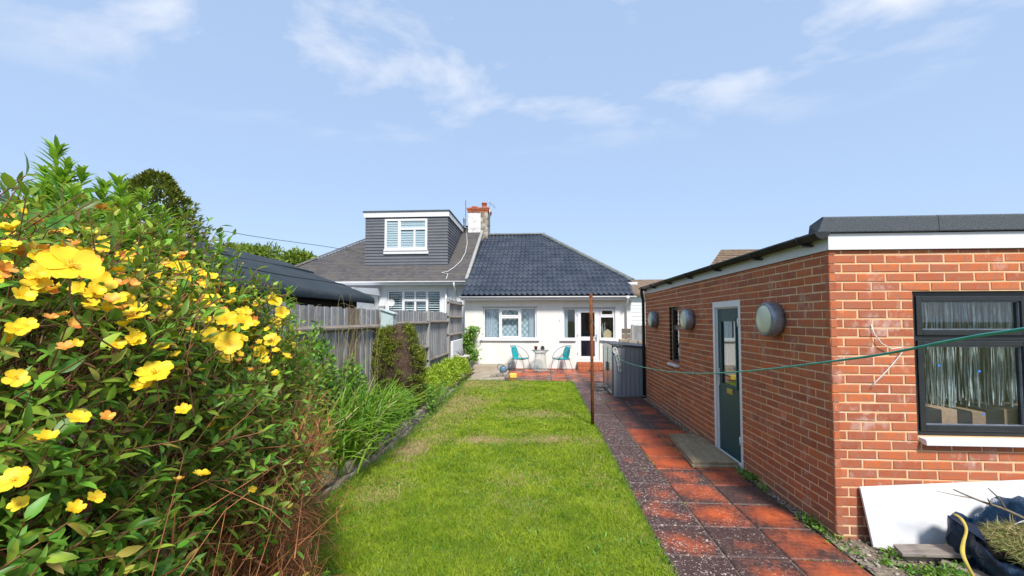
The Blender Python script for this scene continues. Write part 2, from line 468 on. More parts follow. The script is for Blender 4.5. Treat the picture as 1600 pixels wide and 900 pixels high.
def slab_mat():
    """paving flag; the object's colour carries how clean (R), how lichened (G), how damp (B) that flag is"""
    m, nt, b = new_mat('paving_flag')
    oi = nd(nt, 'ShaderNodeObjectInfo'); s = nd(nt, 'ShaderNodeSeparateColor'); nt.links.new(oi.outputs['Color'], s.inputs[0])
    tc = nd(nt, 'ShaderNodeTexCoord')
    vm = nd(nt, 'ShaderNodeVectorMath', operation='LENGTH')
    mp = nd(nt, 'ShaderNodeMapping'); nt.links.new(tc.outputs['Object'], mp.inputs[0]); mp.inputs['Scale'].default_value = (2.4, 2.4, 0)
    nt.links.new(mp.outputs[0], vm.inputs[0])
    big = noise(nt, 3.2, 5, 0.65); fine = noise(nt, 26, 5, 0.7)
    # worn centre of each flag with dirty margins, breaking up with noise
    cl = mth(nt, 'ADD', mth(nt, 'SUBTRACT', mth(nt, 'MULTIPLY', s.outputs[0], 1.5), mth(nt, 'MULTIPLY', vm.outputs['Value'], 0.55)), mth(nt, 'MULTIPLY', mth(nt, 'SUBTRACT', big, 0.5), 1.5))
    cl = mth(nt, 'ADD', cl, mth(nt, 'MULTIPLY', mth(nt, 'SUBTRACT', fine, 0.5), 0.7))
    clean = ramp(nt, cl, 0.15, 0.75)
    dirt = mixc(nt, ramp(nt, fine, 0.3, 0.7), (0.030, 0.017, 0.016), (0.105, 0.056, 0.046))
    red = mixc(nt, ramp(nt, noise(nt, 12, 5, 0.7), 0.3, 0.7), (0.40, 0.068, 0.018), (0.52, 0.115, 0.034))
    c = mixc(nt, clean, dirt, red)
    lic = nd(nt, 'ShaderNodeTexVoronoi'); lic.inputs['Scale'].default_value = 32; lic.inputs['Randomness'].default_value = 1
    g = nd(nt, 'ShaderNodeNewGeometry')
    wv = nd(nt, 'ShaderNodeVectorMath', operation='ADD'); nt.links.new(g.outputs['Position'], wv.inputs[0])
    nn = nd(nt, 'ShaderNodeTexNoise'); nn.inputs['Scale'].default_value = 30; nt.links.new(g.outputs['Position'], nn.inputs['Vector'])
    sc_ = nd(nt, 'ShaderNodeVectorMath', operation='SCALE'); nt.links.new(nn.outputs['Color'], sc_.inputs[0]); sc_.inputs['Scale'].default_value = 0.10
    nt.links.new(sc_.outputs[0], wv.inputs[1]); nt.links.new(wv.outputs[0], lic.inputs['Vector'])
    spot = ramp(nt, lic.outputs['Distance'], 0.16, 0.30, (1, 1, 1), (0, 0, 0))
    patch = ramp(nt, mth(nt, 'ADD', noise(nt, 4.5, 4, 0.7), mth(nt, 'MULTIPLY', s.outputs[1], 0.45)), 0.62, 0.82)
    lf = mth(nt, 'MULTIPLY', mth(nt, 'MULTIPLY', spot, patch), mth(nt, 'MULTIPLY', s.outputs[1], 1.4), clamp=True)
    c = mixc(nt, mth(nt, 'MULTIPLY', lf, 0.85), c, (0.56, 0.47, 0.43))
    nt.links.new(c, b.inputs['Base Color'])
    ro = mth(nt, 'SUBTRACT', 0.78, mth(nt, 'MULTIPLY', mth(nt, 'MULTIPLY', s.outputs[2], ramp(nt, noise(nt, 2.6, 4, 0.6), 0.3, 0.6)), 0.55))
    nt.links.new(ro, b.inputs['Roughness'])
    b.inputs['Specular IOR Level'].default_value = 0.45
    bump(nt, b, mth(nt, 'ADD', noise(nt, 60, 5, 0.7), mth(nt, 'MULTIPLY', lf, 0.6)), 0.5, 0.006)
    return m
def dry_mix_mat(name, blade=True):
    m, nt, b = new_mat(name)
    a = nd(nt, 'ShaderNodeAttribute', attribute_name='dry')
    n1 = noise(nt, 1.4, 4, 0.6)
    if blade:
        r = piece_random(nt)
        g1 = mixc(nt, r, (0.12, 0.23, 0.012), (0.25, 0.385, 0.026))
        g2 = mixc(nt, r, (0.26, 0.385, 0.018), (0.44, 0.53, 0.05))
        c = mixc(nt, ramp(nt, mth(nt, 'ADD', mth(nt, 'MULTIPLY', n1, .55), mth(nt, 'MULTIPLY', noise(nt, 6.5, 3, .6), .45)), 0.40, 0.60), g1, g2)
        d = mixc(nt, r, (0.40, 0.31, 0.13), (0.60, 0.49, 0.25))
        thr = mth(nt, 'SUBTRACT', mth(nt, 'ADD', a.outputs['Fac'], 0.08), mth(nt, 'MULTIPLY', mth(nt, 'FRACT', mth(nt, 'MULTIPLY', r, 13.1)), 0.85))
        c = mixc(nt, ramp(nt, thr, 0.0, 0.12), c, d)
        b.inputs['Roughness'].default_value = 0.6; b.inputs['Specular IOR Level'].default_value = 0.10
        nt.links.new(c, b.inputs['Base Color'])
        tr = nd(nt, 'ShaderNodeBsdfTranslucent'); nt.links.new(c, tr.inputs[0])
        mx = nd(nt, 'ShaderNodeMixShader'); mx.inputs[0].default_value = 0.3
        nt.links.new(b.outputs[0], mx.inputs[1]); nt.links.new(tr.outputs[0], mx.inputs[2])
        nt.links.new(mx.outputs[0], nt.nodes['Material Output'].inputs[0])
    else:
        g = mixc(nt, ramp(nt, noise(nt, 70, 4, 0.7), 0.3, 0.7), (0.09, 0.15, 0.006), (0.19, 0.26, 0.014))
        d = mixc(nt, ramp(nt, noise(nt, 60, 4, 0.7), 0.3, 0.7), (0.20, 0.14, 0.06), (0.40, 0.32, 0.16))
        c = mixc(nt, ramp(nt, mth(nt, 'ADD', a.outputs['Fac'], mth(nt, 'MULTIPLY', mth(nt, 'SUBTRACT', noise(nt, 9, 4), 0.5), 0.6)), 0.25, 0.8), g, d)
        nt.links.new(c, b.inputs['Base Color']); b.inputs['Roughness'].default_value = 0.9
        bump(nt, b, noise(nt, 90, 4, 0.7), 0.8, 0.02)
    return m
def tile_mat(name, base, base2, dust):
    m, nt, b = new_mat(name)
    r = piece_random(nt)
    c = mixc(nt, r, tuple(base), tuple(base2))
    c = mixc(nt, mth(nt, 'MULTIPLY', ramp(nt, noise(nt, 1.3, 5, 0.65), 0.40, 0.7), 0.75), c, tuple(dust))
    c = mixc(nt, mth(nt, 'MULTIPLY', ramp(nt, noise(nt, 14, 4, 0.7), 0.52, 0.72), 0.45), c, tuple(dust))
    nt.links.new(c, b.inputs['Base Color']); b.inputs['Roughness'].default_value = 0.55; b.inputs['Specular IOR Level'].default_value = 0.4
    bump(nt, b, noise(nt, 40, 4, 0.6), 0.3, 0.01)
    return m
def lace_mat():
    m, nt, b = new_mat('lace')
    tc = nd(nt, 'ShaderNodeNewGeometry')
    mp = nd(nt, 'ShaderNodeMapping'); nt.links.new(tc.outputs['Position'], mp.inputs[0]); mp.inputs['Scale'].default_value = (5.6, 0, 4.6)
    mp.inputs['Rotation'].default_value = (0, math.radians(45), 0)
    v = nd(nt, 'ShaderNodeTexVoronoi', feature='F1'); v.inputs['Scale'].default_value = 1.4; v.inputs['Randomness'].default_value = 0.12
    nt.links.new(mp.outputs[0], v.inputs['Vector'])
    f = ramp(nt, v.outputs['Distance'], 0.22, 0.52)
    c = mixc(nt, f, (0.74, 0.80, 0.90), (0.36, 0.44, 0.52))
    c = mixc(nt, mth(nt, 'MULTIPLY', noise(nt, 60, 3), 0.3), c, (0.42, 0.50, 0.58))
    nt.links.new(c, b.inputs['Base Color']); b.inputs['Roughness'].default_value = 0.9
    return m
def wood_mat(name, a, bcol, c3=None, rand=0.25, stretch=(14, 14, 1.2)):
    m, nt, b = new_mat(name)
    c = mixc(nt, ramp(nt, noise(nt, 3, 6, 0.7, stretch=stretch), 0.3, 0.7), tuple(a), tuple(bcol))
    if c3: c = mixc(nt, mth(nt, 'MULTIPLY', ramp(nt, noise(nt, 1.7, 4, 0.7), 0.52, 0.72), 0.75), c, tuple(c3))
    r = piece_random(nt)
    h = nd(nt, 'ShaderNodeHueSaturation'); nt.links.new(c, h.inputs['Color'])
    mr = nd(nt, 'ShaderNodeMapRange'); nt.links.new(r, mr.inputs[0]); mr.inputs[3].default_value = 1 - rand; mr.inputs[4].default_value = 1 + rand
    nt.links.new(mr.outputs[0], h.inputs['Value']); nt.links.new(h.outputs[0], b.inputs['Base Color'])
    b.inputs['Roughness'].default_value = 0.85; b.inputs['Specular IOR Level'].default_value = 0.2
    bump(nt, b, noise(nt, 5, 6, 0.7, stretch=stretch), 0.4, 0.006)
    return m

MAT = dict(
    brick=brick_mat(), mortar=mortar_mat(), slab=slab_mat(), lawn=dry_mix_mat('lawn_soil', False), blade=dry_mix_mat('grass_blade', True),
    lace=lace_mat(),
    render=M('cream_render', (0.79, 0.775, 0.735), (0.68, 0.65, 0.585), 1.3, 0.42, 0.85, rough=0.9, spec=0.15, bmp=(70, 0.25, 0.004), stretch=(2.2, 2.2, .45)),
    white_render=M('white_render', (0.72, 0.73, 0.75), (0.63, 0.65, 0.68), 1.5, 0.4, 0.75, rough=0.9, spec=0.15, bmp=(60, 0.2, 0.004)),
    upvc=M('white_plastic', (0.76, 0.76, 0.77), (0.70, 0.70, 0.71), 2.5, 0.4, 0.8, rough=0.32, spec=0.5),
    fascia=M('white_fascia', (0.70, 0.70, 0.72), (0.62, 0.63, 0.64), 3, 0.5, 0.85, rough=0.38),
    anthracite=M('dark_frame', (0.016, 0.019, 0.021), (0.024, 0.027, 0.03), 8, rough=0.38, spec=0.5),
    black_plastic=M('black_plastic', (0.012, 0.013, 0.015), (0.03, 0.03, 0.032), 5, rough=0.36),
    felt=M('mineral_felt', (0.055, 0.065, 0.075), (0.12, 0.135, 0.15), 130, 0.35, 0.65, rough=0.95, spec=0.15, bmp=(260, 0.6, 0.004)),
    green_felt=M('green_felt', (0.026, 0.036, 0.044), (0.046, 0.058, 0.066), 2.2, 0.35, 0.7, rough=0.85, spec=0.2, bmp=(3, 0.35, 0.05)),
    door=M('dark_teal_door', (0.010, 0.055, 0.062), (0.015, 0.072, 0.080), 10, rough=0.4, stretch=(10, 10, 0.8), bmp=(8, 0.15, 0.004)),
    brass=M('brass', (0.62, 0.47, 0.17), (0.5, 0.36, 0.12), 20, rough=0.35, metal=0.9),
    chrome=M('steel', (0.6, 0.62, 0.64), (0.45, 0.47, 0.5), 20, rough=0.3, metal=0.9),
    lamp_body=M('lamp_grey_metal', (0.22, 0.25, 0.30), (0.36, 0.39, 0.44), 14, 0.4, 0.7, rough=0.45, metal=0.55, bmp=(60, 0.2, 0.003)),
    lamp_glass=M('opal_glass', (0.66, 0.68, 0.52), (0.60, 0.62, 0.46), 6, rough=0.25, spec=0.5),
    rust=M('rusted_steel', (0.23, 0.075, 0.022), (0.10, 0.040, 0.020), 16, 0.35, 0.65, rough=0.8, spec=0.3, bmp=(90, 0.5, 0.003)),
    line_green=M('green_line', (0.03, 0.27, 0.20), (0.05, 0.34, 0.26), 60, rough=0.4),
    white_cord=M('white_cord', (0.72, 0.72, 0.70), (0.6, 0.6, 0.58), 30, rough=0.6),
    shed_grey=M('grey_steel_sheet', (0.25, 0.27, 0.30), (0.30, 0.32, 0.35), 1.5, 0.3, 0.7, rough=0.42, spec=0.5, metal=0.15),
    shed_dark=M('dark_steel_trim', (0.055, 0.065, 0.08), rough=0.4),
    shed_door=M('silver_door', (0.34, 0.38, 0.37), (0.26, 0.31, 0.29), 2, rough=0.22, metal=0.8),
    teal=M('teal_weave', (0.0, 0.30, 0.33), (0.0, 0.36, 0.385), 40, rough=0.5, bmp=(120, 0.5, 0.006)),
    chair_metal=M('grey_chair_metal', (0.14, 0.17, 0.19), rough=0.4, metal=0.4),
    mint_metal=M('pale_mint_metal', (0.40, 0.50, 0.47), (0.33, 0.42, 0.40), 12, rough=0.5),
    terracotta=M('terracotta', (0.46, 0.13, 0.05), (0.35, 0.10, 0.045), 14, rough=0.8, bmp=(60, 0.3, 0.004)),
    concrete=M('old_concrete', (0.42, 0.36, 0.28), (0.27, 0.215, 0.15), 2.6, 0.35, 0.7, rough=0.9, bmp=(40, 0.4, 0.01)),
    stone=M('bed_stone', (0.17, 0.14, 0.11), (0.33, 0.29, 0.235), 7, 0.35, 0.7, rough=0.95, spec=0.2, rand=0.35, bmp=(30, 0.8, 0.02)),
    soil=M('soil', (0.075, 0.052, 0.035), (0.14, 0.10, 0.066), 9, rough=1.0, spec=0.1, bmp=(25, 0.8, 0.03)),
    gravel_soil=M('stony_soil', (0.15, 0.115, 0.08), (0.30, 0.255, 0.20), 18, 0.35, 0.65, rough=1.0, spec=0.1, bmp=(45, 0.8, 0.02)),
    ground=M('rough_ground', (0.10, 0.13, 0.04), (0.17, 0.16, 0.07), 0.6, rough=1.0, spec=0.1),
    pebble=M('pebble', (0.36, 0.31, 0.26), (0.20, 0.165, 0.135), 30, rough=0.9, rand=0.5),
    fence=wood_mat('weathered_board', (0.20, 0.195, 0.20), (0.38, 0.375, 0.39), (0.16, 0.13, 0.10), 0.22),
    fence_brown=wood_mat('stained_board', (0.13, 0.10, 0.075), (0.25, 0.20, 0.16), None, 0.2),
    fence_rail=wood_mat('weathered_rail', (0.16, 0.13, 0.10), (0.30, 0.27, 0.24), (0.12, 0.10, 0.06), 0.15, (3, 1.0, 14)),
    post=wood_mat('weathered_post', (0.24, 0.235, 0.22), (0.42, 0.41, 0.40), (0.26, 0.25, 0.17), 0.1),
    shed_wood=wood_mat('dark_shed_wood', (0.032, 0.022, 0.017), (0.075, 0.055, 0.043), None, 0.15, (2, 1, 14)),
    plank=wood_mat('grey_plank', (0.20, 0.165, 0.135), (0.34, 0.30, 0.265), None, 0.1, (1.5, 12, 12)),
    ply=wood_mat('wet_board', (0.20, 0.15, 0.085), (0.40, 0.33, 0.225), (0.13, 0.09, 0.05), 0.05, (9, 1.4, 9)),
    floor_wood=wood_mat('parquet', (0.34, 0.20, 0.13), (0.52, 0.34, 0.24), None, 0.25, (9, 2, 9)),
    mint_wood=M('pale_mint_paint', (0.40, 0.50, 0.50), (0.46, 0.56, 0.55), 6, rough=0.6),
    roof_tile=tile_mat('slate_grey_tile', (0.024, 0.034, 0.055), (0.043, 0.055, 0.082), (0.085, 0.098, 0.115)),
    ridge_tile=tile_mat('grey_ridge_tile', (0.10, 0.115, 0.115), (0.15, 0.165, 0.16), (0.19, 0.19, 0.16)),
    plain_tile=tile_mat('plain_grey_tile', (0.060, 0.056, 0.062), (0.105, 0.098, 0.105), (0.13, 0.115, 0.095)),
    hung_tile=tile_mat('hung_tile', (0.082, 0.088, 0.105), (0.115, 0.12, 0.14), (0.14, 0.145, 0.16)),
    brown_roof=M('brown_tile', (0.13, 0.085, 0.055), (0.21, 0.15, 0.10), 5, rough=0.9, rand=0.2),
    chimney_white=M('flaking_white_paint', (0.74, 0.73, 0.72), (0.50, 0.46, 0.42), 5, 0.5, 0.7, rough=0.9),
    chimney_stain=M('stained_chimney', (0.50, 0.47, 0.42), (0.20, 0.16, 0.10), 5, 0.35, 0.6, rough=0.95),
    lead=M('mortar_flashing', (0.36, 0.36, 0.34), (0.26, 0.26, 0.24), 6, rough=0.9),
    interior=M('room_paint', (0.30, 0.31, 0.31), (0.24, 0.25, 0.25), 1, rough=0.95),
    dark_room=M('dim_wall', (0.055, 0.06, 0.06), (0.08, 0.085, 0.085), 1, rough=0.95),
    curtain=M('pale_curtain', (0.60, 0.66, 0.78), (0.46, 0.51, 0.62), 5, stretch=(3, 1, 0.15), rough=0.9),
    blind=M('white_blind', (0.70, 0.76, 0.84), (0.62, 0.68, 0.77), 3, rough=0.6),
    glass=glass_mat('window_glass', boost=1.3), glass_door=glass_mat('door_glass', (0.62, 0.70, 0.68), 1.7, 2.6),
    foil=M('silver_foil', (0.80, 0.84, 0.88), (0.50, 0.56, 0.60), 30, rough=0.30, metal=0.3, rand=0.4),
    blue_dot=M('blue_sticker', (0.03, 0.20, 0.62), rough=0.4),
    board_white=M('white_melamine', (0.70, 0.71, 0.73), (0.56, 0.55, 0.52), 4, 0.55, 0.85, rough=0.3),
    tarp=M('blue_tarp', (0.004, 0.014, 0.036), (0.008, 0.032, 0.075), 7, rough=0.33, spec=0.55, bmp=(16, 0.5, 0.03)),
    strap=M('yellow_strap', (0.52, 0.40, 0.06), (0.40, 0.30, 0.06), 20, rough=0.6),
    twig=M('twig_bark', (0.20, 0.15, 0.095), (0.30, 0.235, 0.165), 40, rough=0.9, rand=0.3),
    dead_twig=M('dead_stem', (0.36, 0.12, 0.042), (0.50, 0.22, 0.085), 12, rough=0.8, rand=0.4),
    stem=M('red_brown_stem', (0.24, 0.085, 0.04), (0.16, 0.09, 0.035), 12, rough=0.7, rand=0.3),
    green_stem=M('green_stem', (0.13, 0.22, 0.03), (0.19, 0.26, 0.05), 12, rough=0.6),
    bark=M('bark', (0.07, 0.045, 0.03), (0.13, 0.085, 0.055), 9, rough=1.0, bmp=(20, 0.8, 0.03)),
    dead_conifer=M('dead_conifer', (0.070, 0.045, 0.030), (0.14, 0.088, 0.055), 14, rough=1.0, rand=0.4, bmp=(40, 1.0, 0.03)),
    hyp=leaf_mat('hypericum_leaf', (0.12, 0.27, 0.030), (0.26, 0.43, 0.045), 0.42, 0.45, 0.035, 0.42),
    hyp_brown=leaf_mat('browned_leaf', (0.20, 0.085, 0.03), (0.12, 0.085, 0.03), 0.6, 0.4, 0.03, 0.2, (0.3, 0.12, 0.03)),
    hyp_yellow=leaf_mat('yellowed_leaf', (0.34, 0.36, 0.05), (0.46, 0.34, 0.06), 0.5, 0.3, 0.03, 0.3),
    lime=leaf_mat('lime_leaf', (0.19, 0.40, 0.03), (0.31, 0.52, 0.05), 0.45, 0.25, 0.02, 0.40, (0.34, 0.46, 0.04)),
    strapleaf=leaf_mat('strap_leaf', (0.10, 0.235, 0.016), (0.21, 0.37, 0.03), 0.45, 0.35, 0.02, 0.30),
    weedleaf=leaf_mat('weed_leaf', (0.10, 0.24, 0.030), (0.20, 0.36, 0.05), 0.5, 0.35, 0.03, 0.3),
    mantle=leaf_mat('yellow_green_leaf', (0.24, 0.40, 0.024), (0.40, 0.53, 0.035), 0.5, 0.3, 0.02, 0.35, (0.4, 0.45, 0.04)),
    conifer=leaf_mat('conifer_green', (0.12, 0.17, 0.014), (0.23, 0.26, 0.026), 0.6, 0.45, 0.02, 0.2),
    conifer_dark=leaf_mat('conifer_tree', (0.075, 0.115, 0.016), (0.24, 0.26, 0.030), 0.6, 0.5, 0.02, 0.2),
    farleaf=leaf_mat('far_leaf', (0.12, 0.20, 0.018), (0.22, 0.30, 0.03), 0.6, 0.35, 0.02, 0.3),
    greyleaf=leaf_mat('grey_leaf', (0.16, 0.20, 0.10), (0.26, 0.28, 0.17), 0.6, 0.35, 0.02, 0.3),
    straw=leaf_mat('dry_grass', (0.36, 0.28, 0.12), (0.50, 0.42, 0.22), 0.7, 0.3, 0.02, 0.25, (0.5, 0.4, 0.15)),
    petal=leaf_mat('yellow_petal', (0.86, 0.56, 0.012), (0.92, 0.68, 0.03), 0.5, 0.08, 0.008, 0.25, (0.95, 0.65, 0.02)),
    petal_orange=leaf_mat('withered_petal', (0.78, 0.27, 0.03), (0.86, 0.50, 0.10), 0.6, 0.2, 0.02, 0.25, (0.9, 0.4, 0.05)),
    stamen=M('stamen', (0.88, 0.56, 0.03), (0.80, 0.42, 0.02), 200, rough=0.7),
    bud=leaf_mat('bud', (0.36, 0.40, 0.05), (0.62, 0.44, 0.05), 0.5, 0.25, 0.03, 0.15, (0.6, 0.5, 0.05)),
    clip=leaf_mat('clippings', (0.16, 0.20, 0.05), (0.34, 0.36, 0.12), 0.6, 0.35, 0.03, 0.25),
    yellow_plastic=M('yellow_plastic', (0.80, 0.62, 0.10), rough=0.5),
    blue_plastic=M('blue_grey_plastic', (0.12, 0.22, 0.30), (0.08, 0.15, 0.22), 12, rough=0.4),
    grey_cloth=M('grey_rubble', (0.30, 0.27, 0.24), (0.17, 0.145, 0.12), 14, rough=0.95, bmp=(30, 0.7, 0.02)),
    pot_white=M('weathered_white_pot', (0.60, 0.58, 0.55), (0.42, 0.40, 0.36), 8, rough=0.85),
    dark_plant=M('dark_plant', (0.05, 0.04, 0.05), (0.12, 0.09, 0.09), 20, rough=0.8),
    cable=M('black_cable', (0.03, 0.03, 0.035), rough=0.6),
    peach=M('peach_panel', (0.62, 0.47, 0.28), rough=0.7),
    pink=M('pink_cloth', (0.45, 0.12, 0.26), (0.35, 0.08, 0.2), 9, rough=0.8),
    red=M('red_cloth', (0.45, 0.04, 0.05), rough=0.8),
)

# ================================================================== the setting
GX, GY0, GY1 = 2.363, 3.555, 9.50            # garage corner and length
PATH_X = (0.925, 1.380, 1.835)
LAWN_X0, LAWN_X1, LAWN_Y1 = -2.02, 0.905, 11.90

b = MB(); b.add([(-300, -300, -0.03), (300, -300, -0.03), (300, 300, -0.03), (-300, 300, -0.03)], [(0, 1, 2, 3)])
tag(b.build('ground', MAT['ground']), kind='structure')

def dryness(x, y):
    d = fbm(x * 0.55 + 3, y * 0.55 + 9, 4)
    d = np.clip((d - 0.50) * 2.3, 0, 0.55)
    fine = fbm(x * 11 + 3, y * 11 + 1, 3)
    n = fbm(x * 2.3, y * 2.3 + 40, 4)
    for cx, cy, rx, ry, k in ((-0.75, 6.15, 0.75, 0.22, 1.1), (0.35, 6.2, 0.6, 0.2, 1.0), (-1.75, 5.3, 0.22, 0.55, 1.3), (-1.72, 6.2, 0.25, 0.5, 0.9), (-1.6, 4.2, 0.25, 0.3, 1.0), (-0.2, 7.8, 0.8, 0.35, 0.75), (0.72, 4.9, 0.18, 0.9, 0.45), (-0.3, 4.4, 0.35, 0.5, 0.6), (-1.0, 9.6, 0.9, 0.4, 0.4)):
        q = ((x - cx) / rx) ** 2 + ((y - cy) / ry) ** 2
        d = d + .75 * k * np.exp(-q) * np.clip(0.3 + (n - 0.35) * 2.4, 0, 1.4)
    return np.clip(d * (.35 + 1.3 * fine), 0, 1)

# lawn sheet
nx, ny = 60, 260
gx = np.linspace(-2.25, LAWN_X1, nx); gy = np.linspace(-3.0, LAWN_Y1, ny)
XX, YY = np.meshgrid(gx, gy)
ZZ = 0.012 + 0.018 * fbm(XX * 1.5, YY * 1.5, 3)
idx = np.arange(nx * ny).reshape(ny, nx)
a_, b_, c_, d_ = idx[:-1, :-1].ravel(), idx[:-1, 1:].ravel(), idx[1:, 1:].ravel(), idx[1:, :-1].ravel()
lawn = np_mesh('lawn', np.stack([XX.ravel(), YY.ravel(), ZZ.ravel()], 1), np.concatenate([np.stack([a_, b_, c_], 1), np.stack([a_, c_, d_], 1)]),
               MAT['lawn'], attrs={'dry': dryness(XX.ravel(), YY.ravel())})
tag(lawn, kind='structure')

# grass blades: dense close by, thinning with distance
def grass_field():
    V = []; T = []; A = []; n0 = 0
    for (y0, y1, dens, hgt, wid) in ((2.2, 4.2, 17000, 0.034, 0.0034), (4.2, 6.5, 11000, 0.036, 0.0050), (6.5, 9.0, 6500, 0.038, 0.0072), (9.0, 11.95, 4500, 0.040, 0.0095)):
        n = int(dens * (LAWN_X1 - LAWN_X0) * (y1 - y0))
        x = rng.uniform(LAWN_X0 - 0.08, LAWN_X1 + 0.02, n); y = rng.uniform(y0, y1, n)
        dr = dryness(x, y)
        cl = fbm(x * 5, y * 5 + 11, 3)
        keep = rng.random(n) > 0.55 * dr
        x, y, dr, cl = x[keep], y[keep], dr[keep], cl[keep]; n = len(x)
        ln = hgt * (0.5 + 1.0 * rng.random(n)) * (1 - 0.5 * dr) * (0.25 + 1.5 * cl)
        edge = np.clip((x - LAWN_X0) / 0.25, 0, 1); ln = ln * (1.7 - 0.7 * edge)
        az = rng.uniform(0, 2 * np.pi, n); tilt = rng.uniform(0.15, 1.0, n)
        D = np.stack([np.cos(az) * np.sin(tilt), np.sin(az) * np.sin(tilt), np.cos(tilt)], 1)
        P = np.stack([x, y, 0.012 + 0.018 * fbm(x * 1.5, y * 1.5, 3)], 1)
        side = np.stack([-np.sin(az), np.cos(az), np.zeros(n)], 1)
        roll = rng.uniform(-1.2, 1.2, n)[:, None]
        side = side * np.cos(roll) + np.cross(D, side) * np.sin(roll)
        w = (wid * (0.6 + 0.8 * rng.random(n)))[:, None] * side * 0.5
        bend = np.stack([np.cos(az), np.sin(az), -0.2 * np.ones(n)], 1) * (ln * rng.uniform(0.1, 0.5, n))[:, None]
        mid = P + D * (ln * 0.55)[:, None]; tip = P + D * ln[:, None] + bend
        vv = np.stack([P - w, P + w, mid + w * 0.75, mid - w * 0.75, tip], 1)
        V.append(vv.reshape(-1, 3))
        t = np.array([(0, 1, 2), (0, 2, 3), (3, 2, 4)])[None] + (np.arange(n) * 5)[:, None, None] + n0
        T.append(t.reshape(-1, 3)); A.append(np.repeat(dr, 5)); n0 += n * 5
    o = np_mesh('grass', np.concatenate(V), np.concatenate(T), MAT['blade'], attrs={'dry': np.concatenate(A)}, smooth=False)
    tag(o, 'short mown green grass with straw coloured patches between path and border', 'grass', kind='stuff')
grass_field()

def lawn_weeds():
    nC = 260; cx = rng.uniform(LAWN_X0, LAWN_X1 - .05, nC); cy = 2.4 + 9.3 * rng.random(nC) ** 1.4
    q = 26; k = np.repeat(np.arange(nC), q); n = nC * q
    P = np.stack([cx[k] + rng.normal(0, .045, n), cy[k] + rng.normal(0, .045, n), np.full(n, .022)], 1)
    D = rng.normal(0, .9, (n, 3)); D[:, 2] = np.abs(D[:, 2]) * .5 + .35
    tv, tt = leaf_tpl(.30, .3, .05)
    V, T = scatter(tv, tt, P, D, np.array([0, 0, 1.0]) + rng.normal(0, .4, (n, 3)), rng.uniform(.015, .05, n))
    tag(np_mesh('lawn_weeds', V, T, MAT['weedleaf']), 'small broad leaved weeds dotted through the mown lawn', 'weeds', kind='stuff')
lawn_weeds()

# path: bedding strip and individual flags
b = MB(); b.box(0.905, 2.30, -3, 11.93, -0.06, 0.018); b.box(-1.02, 3.4, 11.93, 15.06, -0.06, 0.018)
path = tag(b.build('path', MAT['gravel_soil']), kind='structure')
def slab_mesh(w, d, t=0.045, c=0.010):
    me = MB(); x, y = w / 2, d / 2
    lo = [(-x, -y, -t), (x, -y, -t), (x, y, -t), (-x, y, -t)]
    md = [(-x, -y, -c), (x, -y, -c), (x, y, -c), (-x, y, -c)]
    hi = [(-x + c, -y + c, 0), (x - c, -y + c, 0), (x - c, y - c, 0), (-x + c, y - c, 0)]
    v = lo + md + hi
    f = [(8, 9, 10, 11)]
    for k in (0, 4):
        for i in range(4): f.append((k + i, k + (i + 1) % 4, k + 4 + (i + 1) % 4, k + 4 + i))
    me.add(v, f)
    m = me.mesh('paving_flag'); m.materials.append(MAT['slab']); return m
flag_me = slab_mesh(0.443, 0.443)
def flag(x, y, clean, lich, damp, parent, me=flag_me):
    o = bpy.data.objects.new('paving_flag', me); COL.objects.link(o); o.parent = parent
    o.location = Vector((x, y, 0.034 + random.uniform(-0.004, 0.004))) - worg(parent)
    o.rotation_euler = (random.uniform(-0.008, 0.008), random.uniform(-0.008, 0.008), random.uniform(-0.008, 0.008) + random.choice((0, 1, 2, 3)) * math.pi / 2)
    o.color = (clean, lich, damp, 1)
row0 = 3.255
for r in range(-4, 19):
    y = row0 + r * 0.455 + 0.2275
    for ci, x in enumerate(PATH_X):
        if 5.2 < y < 7.05: cl = (0.10, 0.58, 0.52)[ci] + random.uniform(-.06, .06)
        elif y < 5.2: cl = (0.10, 0.26, 0.22)[ci] + random.uniform(-0.08, 0.20)
        else: cl = (0.10, 0.18, 0.26)[ci] + random.uniform(-0.06, 0.10)
        if ci == 0 and 4.15 < y < 4.6: cl = 0.30
        li = (0.95, 0.55, 0.25)[ci] * (1.0 if y < 8 else 0.5) * (0.45 if 5.2 < y < 7.05 and ci else 1)
        flag(x + 0.2275 + random.uniform(-0.003, 0.003), y, max(cl, 0), li, 0.5 if y < 8.5 else 0.95, path)
for r in range(7):
    y = 12.17 + r * 0.455
    if y > 14.95: break
    for ci in range(10):
        x = -1.02 + 0.2275 + ci * 0.455
        far_right = ci > 6
        flag(x, y, random.choice((0.35, 0.5, 0.65, 0.3)) if not (far_right and r < 4) else random.uniform(0.08, 0.3), 0.12, 0.95, path)

# stony strip at the garage foot and rough ground in front of it
def ground_patch(name, x0, x1, y0, y1, z, mat, amp=0.02, nx=30, ny=30, f=6):
    gx = np.linspace(x0, x1, nx); gy = np.linspace(y0, y1, ny); X, Y = np.meshgrid(gx, gy)
    Z = z + amp * (fbm(X * f + 5, Y * f, 4) - 0.5)
    i = np.arange(nx * ny).reshape(ny, nx)
    a, b, c, d = i[:-1, :-1].ravel(), i[:-1, 1:].ravel(), i[1:, 1:].ravel(), i[1:, :-1].ravel()
    o = np_mesh(name, np.stack([X.ravel(), Y.ravel(), Z.ravel()], 1), np.concatenate([np.stack([a, b, c], 1), np.stack([a, c, d], 1)]), mat)
    return tag(o, kind='structure')
ground_patch('rough_ground', 2.295, 8.0, -3.0, 3.60, 0.03, MAT['gravel_soil'], 0.05, 60, 60)
ground_patch('wall_foot_strip', 2.295, 2.40, 3.60, 9.6, 0.03, MAT['gravel_soil'], 0.03, 6, 80, 9)
